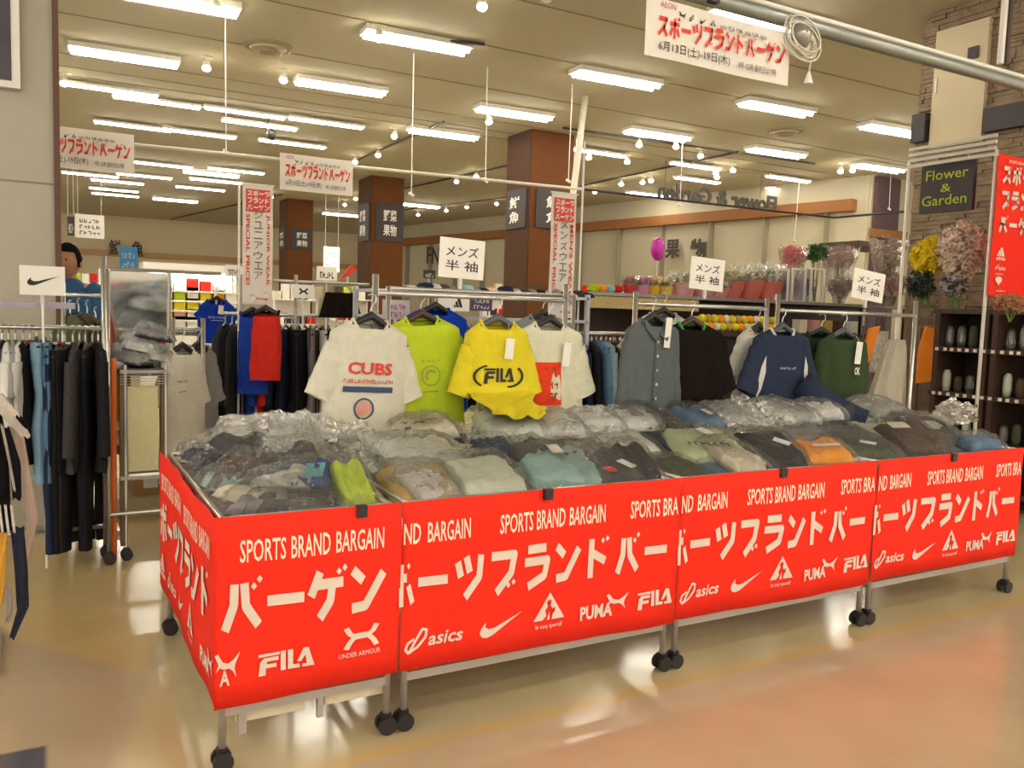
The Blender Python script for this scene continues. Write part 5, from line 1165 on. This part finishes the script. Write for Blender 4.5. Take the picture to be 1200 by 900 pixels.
MB().box((xa,YT-.1,zt_-.08),(xb,YT+.5,zt_)).build('top', mat('dark_top',(.04,.04,.06),.5), tt); MB().box((xa+.02,YT-.06,max(.0,zb_)),(xb-.02,YT+.46,zt_-.08)).build('cabinet', mat('cream_cabinet',(.58,.52,.32),.6), tt)
MB().box((xa+.04,YT-.0,0),(xb-.04,YT+.4,max(.02,zb_))).build('shadow_base', mat('under_shadow_brown',(.25,.13,.04),.6), tt)  # added base block, coloured as the orange-brown shadow under the cabinet
MB().tube([(at(254,345,Y=YT).x,YT+.02,zt_),(at(254,345,Y=YT).x,YT+.02,p.z+.06)],.012,6).build('stand', CHROME, tt)
for i in range(5):
    q = at(219+10.5*i, 404, Y=YT); bagged('bagged white tee, %s from the left on the cream display table' % ORD[i], q.x, YT+.05, zt_+.0, R(90), ['white','lgrey','grey','white','lgrey'][i], (.45,.33,1.6), 0, 0, milky=True, name='bagged_stock')
# far gondolas with small goods along the back (left to centre)
for gi, (px0, px1, pyt, pyb, Y_, lb) in enumerate([(75,200,308,330,15,'far low shelf behind the coats'),(322,372,325,350,11,'far shelf below the farthest column'),(395,440,330,350,13,'far shelf left of the yellow shirts'),(575,600,322,345,14,'far shelf left of the large column'),(690,740,338,352,9,'far shelf right of the mens wear banner')]):
    xa = at(px0,pyt,Y=Y_).x; xb = at(px1,pyt,Y=Y_).x; zt_ = at(px0,pyt,Y=Y_).z; zb_ = at(px0,pyb,Y=Y_).z
    shelf_unit('%s with mixed goods' % lb, xa, xb, Y_, .5, (.3, max(.5,zb_*.75), max(.6,zb_), ), WPAINT, back=WHITE)
    boxes(Y_+.1, xa, xb, max(.6,zb_), max(3,int((px1-px0)/9)), ['white','lgrey','red','orange','white','teal','cream','brown','mustard','lime'], '%s upper packet, %s from left, '+lb, 'goods on the '+lb, (.12,.30))
    boxes(Y_+.02, xa, xb, max(.5,zb_*.75), max(3,int((px1-px0)/12)), ['charcoal','navy','brown','white','red'], '%s lower packet, %s, '+lb, 'lower goods on the '+lb, (.08,.16))
# ------------------------------------------------------------------ flowers and produce
YQ = 3.5; zq = at(820,349,Y=YQ).z
xa = at(690,349,Y=YQ).x; xb = at(1062,356,Y=YQ).x
t = shelf_unit('dark-framed flower shelf running behind the men racks', xa, xb, YQ, .6, (.5, zq-.55, zq), DARKB, back=DARKB)
MB().box((xa,YQ-.01,zq-.13),(at(818,360,Y=YQ).x,YQ,zq-.025)).build('chipboard_front', mat('osb_board',(.52,.40,.17),.8,var=.35,vs=60), t)
MB().box((xa-.02,YQ-.03,zq-.02),(xb,YQ-.01,zq+.01)).build('front_rail', mat('grey_rail',(.30,.28,.26),.4,.3), t)
def blossoms(m, c, r, n, s, seed, flat=1.0):
    rr = random.Random(seed)
    for _ in range(n):
        while True:
            p = Vector((rr.uniform(-1,1), rr.uniform(-1,1), rr.uniform(-1,1)))
            if p.length < 1: break
        p = Vector((p.x*r[0], p.y*r[1], p.z*r[2])); a = rr.uniform(0,6.28); q = Vector(c)+p
        d1 = Vector((rr.uniform(-1,1), rr.uniform(-1,1), rr.uniform(-1,1))).normalized(); d2 = d1.orthogonal().normalized(); d3 = d1.cross(d2)
        for k in range(4):
            a2 = a+k*PI/2; e = d2*math.cos(a2)+d3*math.sin(a2); g = d2*math.cos(a2+.6)+d3*math.sin(a2+.6); g2 = d2*math.cos(a2-.6)+d3*math.sin(a2-.6)
            m.add([q, q+g*s*.6+d1*s*.2, q+e*s+d1*s*.35, q+g2*s*.6+d1*s*.2], [(0,1,2,3)])
    return m
def flmat(n, c): return mat('petal_'+n, c, .7, var=.25, vs=40)
WRAPM = plastic_film('flower_wrap', .12, .30, (1,.9,.9), 10)
def pot(label, px, pyb, pyt, Y, wrapc, flc, seed, z=None, wpx=26):
    zb = zq if z is None else z; a = at(px, pyb, Y=Y); x = a.x; ht = at(px, pyt, Y=Y).z-zb; w_ = abs(at(px+wpx/2,pyb,Y=Y).x-at(px-wpx/2,pyb,Y=Y).x)/2
    t = thing('potted_flower', label, 'flower pot', (x,Y,zb), 'wrapped flower pots')
    MB().grid(lambda u, v: Vector((x,Y,zb))+Vector((math.cos(2*PI*u), math.sin(2*PI*u),0))*(w_*(.68+.42*v+.05*math.sin(12*PI*u)*v))+Vector((0,0,ht*.52*v)), 30, 6, True).build('paper_wrap', mat('wrap_'+str(wrapc), wrapc, .5, var=.2, vs=20), t, True)
    fo = blossoms(MB(), (x,Y,zb+ht*.62), (w_*.9,w_*.9,ht*.18), 40, .03, seed).build('foliage', flmat('leaf',(.12,.20,.05)), t); fo['kind'] = 'stuff'
    fo = blossoms(MB(), (x,Y,zb+ht*.70), (w_*.95,w_*.95,ht*.2), 60, .028, seed+5).build('blossom', flmat(str(flc), flc), t); fo['kind'] = 'stuff'
    MB().grid(lambda u, v: Vector((x,Y,zb+ht*.45))+Vector((math.cos(2*PI*u), math.sin(2*PI*u),0))*(w_*(1.05+.15*v+.10*math.sin(10*PI*u)))+Vector((0,0,ht*(.5*v+.05*math.sin(14*PI*u)*v))), 30, 4, True).build('clear_wrap', WRAPM, t)
    return t
pk = (.62,.16,.12); lp = (.72,.36,.34)
for i, (px, pyt, wc, fc, lb) in enumerate([(752,322,(.70,.30,.45),(.65,.15,.40),'magenta bouquet pot at the left of the shelf'),(764,323,(.75,.45,.02),(.85,.55,.02),'orange-yellow pot beside the magenta one'),(779,324,(.75,.55,.10),(.80,.6,.2),'yellow flower pot fourth along the shelf'),
    (799,316,lp,(.60,.60,.40),'pale pink wrapped pot left of the second men card'),(823,328,lp,(.6,.55,.4),'pale pink pot partly hidden behind the second men card'),(838,326,lp,(.55,.5,.35),'pale pink pot at the right edge of the second men card'),(855,310,pk,(.68,.60,.30),'coral pot, first of three right of the second men card'),(877,306,pk,(.60,.60,.38),'coral pot, middle of three right of the second men card'),(898,308,pk,(.62,.55,.35),'coral pot, last of three right of the second men card'),(737,322,(.60,.05,.04),(.5,.1,.1),'red pot near the mens wear banner')]):
    pot(lb, px, 352, pyt, YQ+.22, wc, fc, i+1, wpx=24 if px > 790 else 14)
for i, (px, c, lb) in enumerate([(695,'lime','green'),(704,'orange','orange'),(714,'teal','teal'),(723,'red','red')]):
    p = at(px, 345, Y=YQ+.2); tag(MB().ball((p.x,YQ+.2,zq+.045),.055,10,6,(1,1,.8)).build('gift_pot', cloth(c,COL[c]), None, True), 'small %s round pot on the flower shelf near the mens wear banner' % lb, 'pot', 'small round pots')
# boxed lavender plants in white frames
for i, (px0, px1) in enumerate(((908,926),(927,946),(949,968))):
    a = at(px0,354,Y=YQ+.1); b = at(px1,315,Y=YQ+.1); t = thing('white_gift_box','white window box with purple flowers, %s of three beside the coral pots' % ORD[i],'gift box',((a.x+b.x)/2,YQ+.1,zq),'white window boxes')
    z1_ = b.z; th_ = .02
    for q in ((a.x,a.x+th_),(b.x-th_,b.x)): MB().box((q[0],YQ+.1,zq),(q[1],YQ+.12,z1_)).build('frame_side', WHITE, t)
    for q in (zq, z1_-th_): MB().box((a.x+th_,YQ+.1,q),(b.x-th_,YQ+.12,q+th_)).build('frame_edge', WHITE, t)
    MB().box((a.x,YQ+.30,zq),(b.x,YQ+.31,z1_)).build('back', mat('lilac_sign',(1,1,1)), t)
    fo = blossoms(MB(), ((a.x+b.x)/2,YQ+.2,zq+(z1_-zq)*.5),((b.x-a.x)*.33,.06,(z1_-zq)*.3),60,.022,i+40).build('flowers', flmat('lavender',(.22,.16,.30)), t); fo['kind'] = 'stuff'
def bouquet(label, px, py, Y, r, n, col, s, seed, stem=True, wrap=True, zbase=None, col2=None):
    p = at(px, py, Y=Y); zb = zq if zbase is None else zbase; t = thing('bouquet', label, 'bouquet', (p.x,Y,zb), 'bouquets on the flower shelf')
    fo = blossoms(MB(), p, r, n, s, seed).build('blossoms', flmat(str(col), col), t); fo['kind'] = 'stuff'
    if col2: fo = blossoms(MB(), p, r, n//2, s, seed+3).build('leaves', flmat(str(col2), col2), t); fo['kind'] = 'stuff'
    m = MB(); rr = random.Random(seed)
    for k in range(7): m.tube([(p.x+rr.uniform(-.02,.02),Y,zb),(p.x+rr.uniform(-.6,.6)*r[0],Y+rr.uniform(-.5,.5)*r[1],p.z+rr.uniform(-.3,.3)*r[2])],.004,4)
    so_ = m.build('stems', flmat('leaf',(1,1,1)), t); so_['kind'] = 'stuff'
    if wrap: MB().grid(lambda u, v: Vector((p.x,Y,zb))+Vector((math.cos(2*PI*u)*r[0], math.sin(2*PI*u)*r[1], 0))*(.25+1.0*v+.08*math.sin(8*PI*u))+Vector((0,0,(p.z-zb+r[2]*.8)*v+.03*math.sin(10*PI*u)*v)), 26, 7, True).build('clear_wrap', WRAPM, t)
    return t
bouquet('red-pink bouquet in clear wrap above the white window boxes', 930,300,YQ+.2,(.13,.12,.11),110,(.72,.08,.12),.04,51)
bouquet('dark green leafy bunch beside the red-pink bouquet', 957,296,YQ+.3,(.13,.1,.08),90,(.05,.13,.04),.045,52,wrap=False)
bouquet('dusty pink dried bouquet in the middle of the flower shelf', 985,302,YQ+.25,(.19,.14,.14),240,(.45,.28,.26),.025,53)
bouquet('lilac bouquet with yellow-green leaves behind the third men card', 985,335,YQ+.05,(.14,.12,.10),120,(.34,.25,.34),.03,54,col2=(.30,.30,.08))
bouquet('tall clear-wrapped bouquet left of the stone column', 1040,298,YQ-.2,(.16,.14,.20),140,(.55,.42,.34),.028,55)
bouquet('pale pink wrapped bouquet behind the third men card', 1048,335,YQ-.3,(.12,.12,.13),130,(.65,.36,.34),.03,56)
# bunches on the brown shelf in front of the stone column
XD = 6.25
ztop = at(1120,362,X=XD).z
bouquet('bright yellow blossom bouquet against the stone column', 1091,300,2.05,(.16,.15,.15),420,(.85,.62,.01),.042,61,wrap=False,zbase=ztop)
bouquet('large cream-pink blossom branch beside the yellow bouquet', 1128,292,1.75,(.19,.18,.24),620,(.72,.58,.48),.036,62,wrap=False,zbase=ztop)
bouquet('dark leafy bunch below the yellow bouquet', 1080,332,2.1,(.12,.1,.12),110,(.03,.05,.04),.04,63,wrap=False,zbase=ztop)
bouquet('lilac and white flowers below the cream-pink branch', 1118,335,1.8,(.11,.1,.09),110,(.50,.40,.50),.03,64,wrap=False,zbase=ztop,col2=(.05,.05,.03))
bouquet('rusty orange dried bunch below the red vertical banner', 1185,355,1.1,(.20,.12,.06),140,(.40,.18,.08),.03,65,wrap=False,zbase=ztop-.1)
# dark brown shelf unit with glassware
t = thing('shelf_unit','dark brown wooden shelf unit with glassware under the flowers at the right','shelf',(XD,1.2,0))
zA = at(1120,407,X=XD).z; zB = at(1120,460,X=XD).z; zC = zB-(zA-zB); zD = zC-(zA-zB)
y0, y1 = -.1, at(1090,420,X=XD).y
for z in (ztop, zA, zB, zC, zD): MB().box((XD,y0,z-.04),(XD+.42,y1,z)).build('shelf', DARKB, t)
MB().box((XD+.40,y0,0),(XD+.43,y1,ztop)).build('back_panel', mat('dark_back',(.025,.016,.012),.6), t)
for px in (1095,1152,1163): 
    yy = at(px, 430, X=XD).y; MB().box((XD-.005,yy-.022,0),(XD+.42,yy+.022,ztop)).build('upright', DARKB, t)
m = MB()
for z in (zA, zB, zC):
    y = y1-.06
    while y > y0+.1:
        MB().cbox((XD-.008,y,z-.02),(.006,.028,.026)).build('shelf_label', WHITE, t); y -= rh.uniform(.055,.085)
GLS = plastic_film('glassware', .10, .35, (.85,.95,.85), 3, .08); gi = 0
for zi, z in enumerate((zA, zB, zC)):
    y = y1-.1; k = 0
    while y > y0+.1 and k < 14:
        c = [(GLS,'clear glass'),(cloth('mint',COL['mint']),'pale green jar'),(GLS,'tall clear glass'),(cloth('brown',COL['brown']),'brown jar'),(cloth('olive',COL['olive']),'olive plant pot')][(k*2+zi) % 5]
        h_ = rh.uniform(.12,.22); r_ = .035
        tag(MB().lathe((XD+.10,y,z),[(r_*.8,0),(r_,h_*.3),(r_*.95,h_*.8),(r_*.6,h_)],12).build('glass_jar', c[0], None, True), '%s, %s along from the far end of the %s brown shelf' % (c[1], ORD[k], ('upper','middle','lower')[zi]), 'jar', 'glassware on the brown shelves'); y -= .105; k += 1
# orange panels of the produce stand
for (pts, lb) in (([(1075,449),(1091,447),(1095,385),(1086,383),(1078,410)],'bright orange curved panel beside the brown shelf'),([(1008,428),(1018,425),(1032,382),(1020,385)],'narrow orange slanted panel left of the beige knit')):
    Y_ = 1.9; P_ = [at(*q, Y=Y_) for q in pts]; m = MB(); base = P_[0]
    m.prism([(q.x-base.x, q.z-base.z) for q in P_], base, XU, ZU, Vector((0,1,0)), .02)
    t = thing('produce_stand', lb, 'panel', (base.x,Y_,0)); m.build('panel', mat('orange_fabric',(.72,.20,.01),.6), t); MB().tube([(base.x+.05,Y_+.03,0),(base.x+.05,Y_+.03,P_[2].z)],.01,6).build('support', DARKB, t)
p = at(1030,412,Y=2.0); t = thing('floral_bag','patterned multicolour bag hanging left of the beige knit','bag',(p.x,2.0,p.z)); MB().grid(lambda u, v: Vector((p.x,2.0,p.z))+Vector((.10*math.cos(2*PI*u),.03*math.sin(2*PI*u),-.17+.34*v)), 16, 5, True).build('body', mat('patchwork',(.35,.30,.25),.7,var=.9,vs=30), t, True)
MB().tube([(p.x-.06,2,p.z+.16),(p.x,2,p.z+.30),(p.x+.06,2,p.z+.16)],.006,6).build('handle', DARKB, t); MB().tube([(p.x,2.04,0),(p.x,2.04,p.z+.31),(p.x,1.99,p.z+.31)],.008,6).build('hook_rod', DARKB, t)
# produce crates with yellow and orange fruit
YC = 3.2; zc = at(850,388,Y=YC).z
t = thing('produce_stand','dark produce stand with fruit baskets under the flower shelf','stand',(at(850,388,Y=YC).x,YC,0))
xa = at(812,388,Y=YC).x; xb = at(1010,395,Y=YC).x
MB().box((xa,YC-.08,zc-.05),(xb,YC+.20,zc)).build('top', DARKB, t); MB().box((xa,YC,0),(xb,YC+.18,zc-.05)).build('cabinet', mat('dark_back',(1,1,1)), t)
for i in range(26):
    px = 824+7.0*(i % 13)+(3 if i > 12 else 0); x = at(px, 380, Y=YC).x; rw = i//13
    c = ['yellow','orange','cream','yellow','mustard'][i % 5]
    q = MB().ball((x, YC-.02+.07*rw, zc+.04+.07*rw), .042, 10, 7, (1,1,.95)).build('fruit', cloth(c, COL[c]), None, True)
    tag(q, '%s fruit, %s from the left in the %s row of the produce stand' % (c, ORD[i % 13], ('front','rear')[rw]), 'fruit', 'fruit on the produce stand')
for i, (px, c) in enumerate([(822,'white'),(940,'cream'),(955,'pink'),(970,'mustard'),(985,'brown'),(1000,'white')]):
    p = at(px, 378, Y=YC+.12); tag(MB().box((p.x-.05,YC+.1,zc),(p.x+.05,YC+.2,zc+.13)).build('produce_bag', cloth(c,COL[c])), '%s produce bag, %s from the left behind the fruit rows' % (c, ORD[i]), 'bag', 'produce bags')
# balloon
p = wall_hit(771,292); p = CAM+(p-CAM)*.62
t = thing('foil_balloon','magenta foil balloon beside the fruit characters on the wall','balloon',(p.x,p.y,p.z)); MB().ball(p,.16,16,12,(.8,.5,1.15)).build('balloon_body', mat('magenta_foil',(.42,.02,.30),.25,.3), t, True); MB().tube([(p.x,p.y,p.z-.17),(p.x,p.y,.8)],.004,4).build('string', WHITE, t)
# dark doorway near the stone column
a = wall_hit(1020,205)
tag(MB().box((at(1023,300,Y=9.0).x,9.0,0),(at(1050,300,Y=9.0).x,9.08,at(1035,207,Y=9).z)).build('door_1', mat('dark_purple_brown',(.07,.035,.04),.6)), kind='structure')
tag(MB().box((at(1020,300,Y=8.9).x,8.9,at(1030,278,Y=8.9).z),(at(1062,300,Y=8.9).x,8.98,at(1030,268,Y=8.9).z)).build('wall_band', ORB), 'orange-brown board across the dark doorway', 'board')
tag(MB().box((at(1006,300,Y=6.5).x,6.5,at(1030,290,Y=6.5).z),(at(1062,300,Y=6.5).x,7.3,at(1030,284,Y=6.5).z)).build('brown_ledge', DARKB), 'dark brown ledge left of the stone column', 'ledge')
lx = at(1050,300,Y=6.5).x; tag(MB().box((lx,6.6,0),(lx+.12,6.75,at(1030,290,Y=6.5).z)).build('ledge_post', DARKB), 'dark post carrying the brown ledge left of the stone column', 'post')
# ------------------------------------------------------------------ person behind the coats
def skin_obj(name, verts, edges, radii, m_, parent, sub=2):
    me = bpy.data.meshes.new(name); me.from_pydata(verts, edges, []); o = bpy.data.objects.new(name, me); C.objects.link(o); me.materials.append(m_)
    md = o.modifiers.new('s','SKIN'); md.use_smooth_shade = True
    for i, r_ in enumerate(radii):
        rr = r_ if isinstance(r_, tuple) else (r_, r_); me.skin_vertices[0].data[i].radius = rr
    me.skin_vertices[0].data[0].use_root = True
    sb = o.modifiers.new('d','SUBSURF'); sb.levels = sub; sb.render_levels = sub; o.parent = parent; return o
SKIN = mat('skin', (.48,.24,.14), .6, var=.06)
YPn = 4.4; top = at(81,287,Y=YPn); px0 = at(80,300,Y=YPn).x
pr = thing('person','person with short black hair in a blue top standing behind the left racks','person',(px0,YPn,0))
s_ = top.z/1.72
V = [(0,0,.95),(0,0,1.10),(0,-.005,1.28),(0,0,1.42),(0,-.005,1.50),(0,-.02,1.58),
     (.17,0,1.40),(.22,.0,1.13),(.22,-.06,.90),(.215,-.08,.82),(-.17,0,1.40),(-.22,.0,1.13),(-.22,-.06,.90),(-.215,-.08,.82),
     (.09,0,.88),(.10,-.01,.48),(.10,.01,.09),(.10,-.12,.03),(-.09,0,.88),(-.10,-.01,.48),(-.10,.01,.09),(-.10,-.12,.03)]
E_ = [(0,1),(1,2),(2,3),(3,4),(4,5),(3,6),(6,7),(7,8),(8,9),(3,10),(10,11),(11,12),(12,13),(0,14),(14,15),(15,16),(16,17),(0,18),(18,19),(19,20),(20,21)]
Rr = [(.15,.10),(.14,.10),(.15,.09),(.065,.055),(.045,.045),(.045,.045),.05,.045,.033,.03,.05,.045,.033,.03,.09,.06,.042,.035,.09,.06,.042,.035]
skin_obj('body', V, E_, Rr, SKIN, pr)
BT = cloth('blueshirt',(.06,.16,.36))
def torso(u, v):
    z = .86+.635*v; w_ = .185+.03*math.sin(PI*v*.8)-(.15*max(0,v-.80)/.20); d_ = .130-.065*max(0,v-.80)/.20; th = 2*PI*u
    return Vector((w_*math.cos(th), d_*math.sin(th)+.006*math.sin(5*th+z*9), z))
MB().grid(torso, 28, 14, True).build('shirt', BT, None, True).parent = pr
for sg in (-1,1): q = MB().tube([(sg*.13,0,1.42),(sg*.19,0,1.38),(sg*.225,0,1.24),(sg*.235,0,1.12)],[.07,.078,.07,.066],12).build('shirt_sleeve', BT, None, True); q.parent = pr
for sg in (-1,1): q = MB().tube([(sg*.09,0,.92),(sg*.10,-.01,.5),(sg*.10,.01,.10)],[.11,.08,.065],12).build('trouser_leg', cloth('charcoal',COL['charcoal']), None, True); q.parent = pr
def head(u, v):
    th = 2*PI*u; ph = PI*v; z = -math.cos(ph); r_ = math.sin(ph)
    x = .075*r_*math.cos(th)*(1-.12*(z < 0)*(-z)); y = .095*r_*math.sin(th)
    if math.sin(th) < -.85 and -.25 < z < .2: y -= .016*(1-abs(z+.05)*3)
    return Vector((x, y-.01, 1.605+.115*z))
MB().grid(head, 24, 16, True).build('head', SKIN, None, True).parent = pr
def hair(u, v):
    th = 2*PI*u; ph = PI*(.40+.60*v) if math.sin(th) > -.3 else PI*(.66+.34*v); z = -math.cos(ph); r_ = math.sin(ph); f = .006*noise.noise(Vector((u*20,v*8,0)))
    return Vector(((.084+f)*r_*math.cos(th), (.105+f)*r_*math.sin(th)-.006, 1.61+(.125+f)*z))
MB().grid(hair, 28, 12, True).build('hair', mat('black_hair',(.010,.008,.008),.9,spec=.05), None, True).parent = pr
m = MB(); m.ball((-.028,-.098,1.615),.010,8,6); m.ball((.028,-.098,1.615),.010,8,6); m.build('eye', INK, None, True).parent = pr
m = MB(); m.ball((0,-.095,1.55),.02,8,6,(1,.5,.25)); m.build('mouth', mat('lip',(.35,.12,.10),.6), None, True).parent = pr
for sg in (-1,1): MB().ball((sg*.078,0,1.60),.024,8,6,(.35,.7,1.2)).build('ear', SKIN, None, True).parent = pr
for sg in (-1,1):
    for k in range(5):
        L = [.06,.075,.08,.072,.058][k]; dx = .008*(k-2)
        st = Vector((sg*.215+(sg*-.03 if k == 0 else 0), -.085+dx*1.8, .80)); q = MB().tube([st, st+Vector((0,-.005,-L*.5)), st+Vector((0,-.02,-L))],[.009,.009,.007],6).build('finger', SKIN, None, True); q.parent = pr
pr.scale = (s_,s_,s_); pr.rotation_euler = (0,0,R(-25))
# remove the garment prototypes that only served as sources
for o in PR.values():
    for c in list(o.children_recursive): bpy.data.objects.remove(c)
    bpy.data.objects.remove(o)
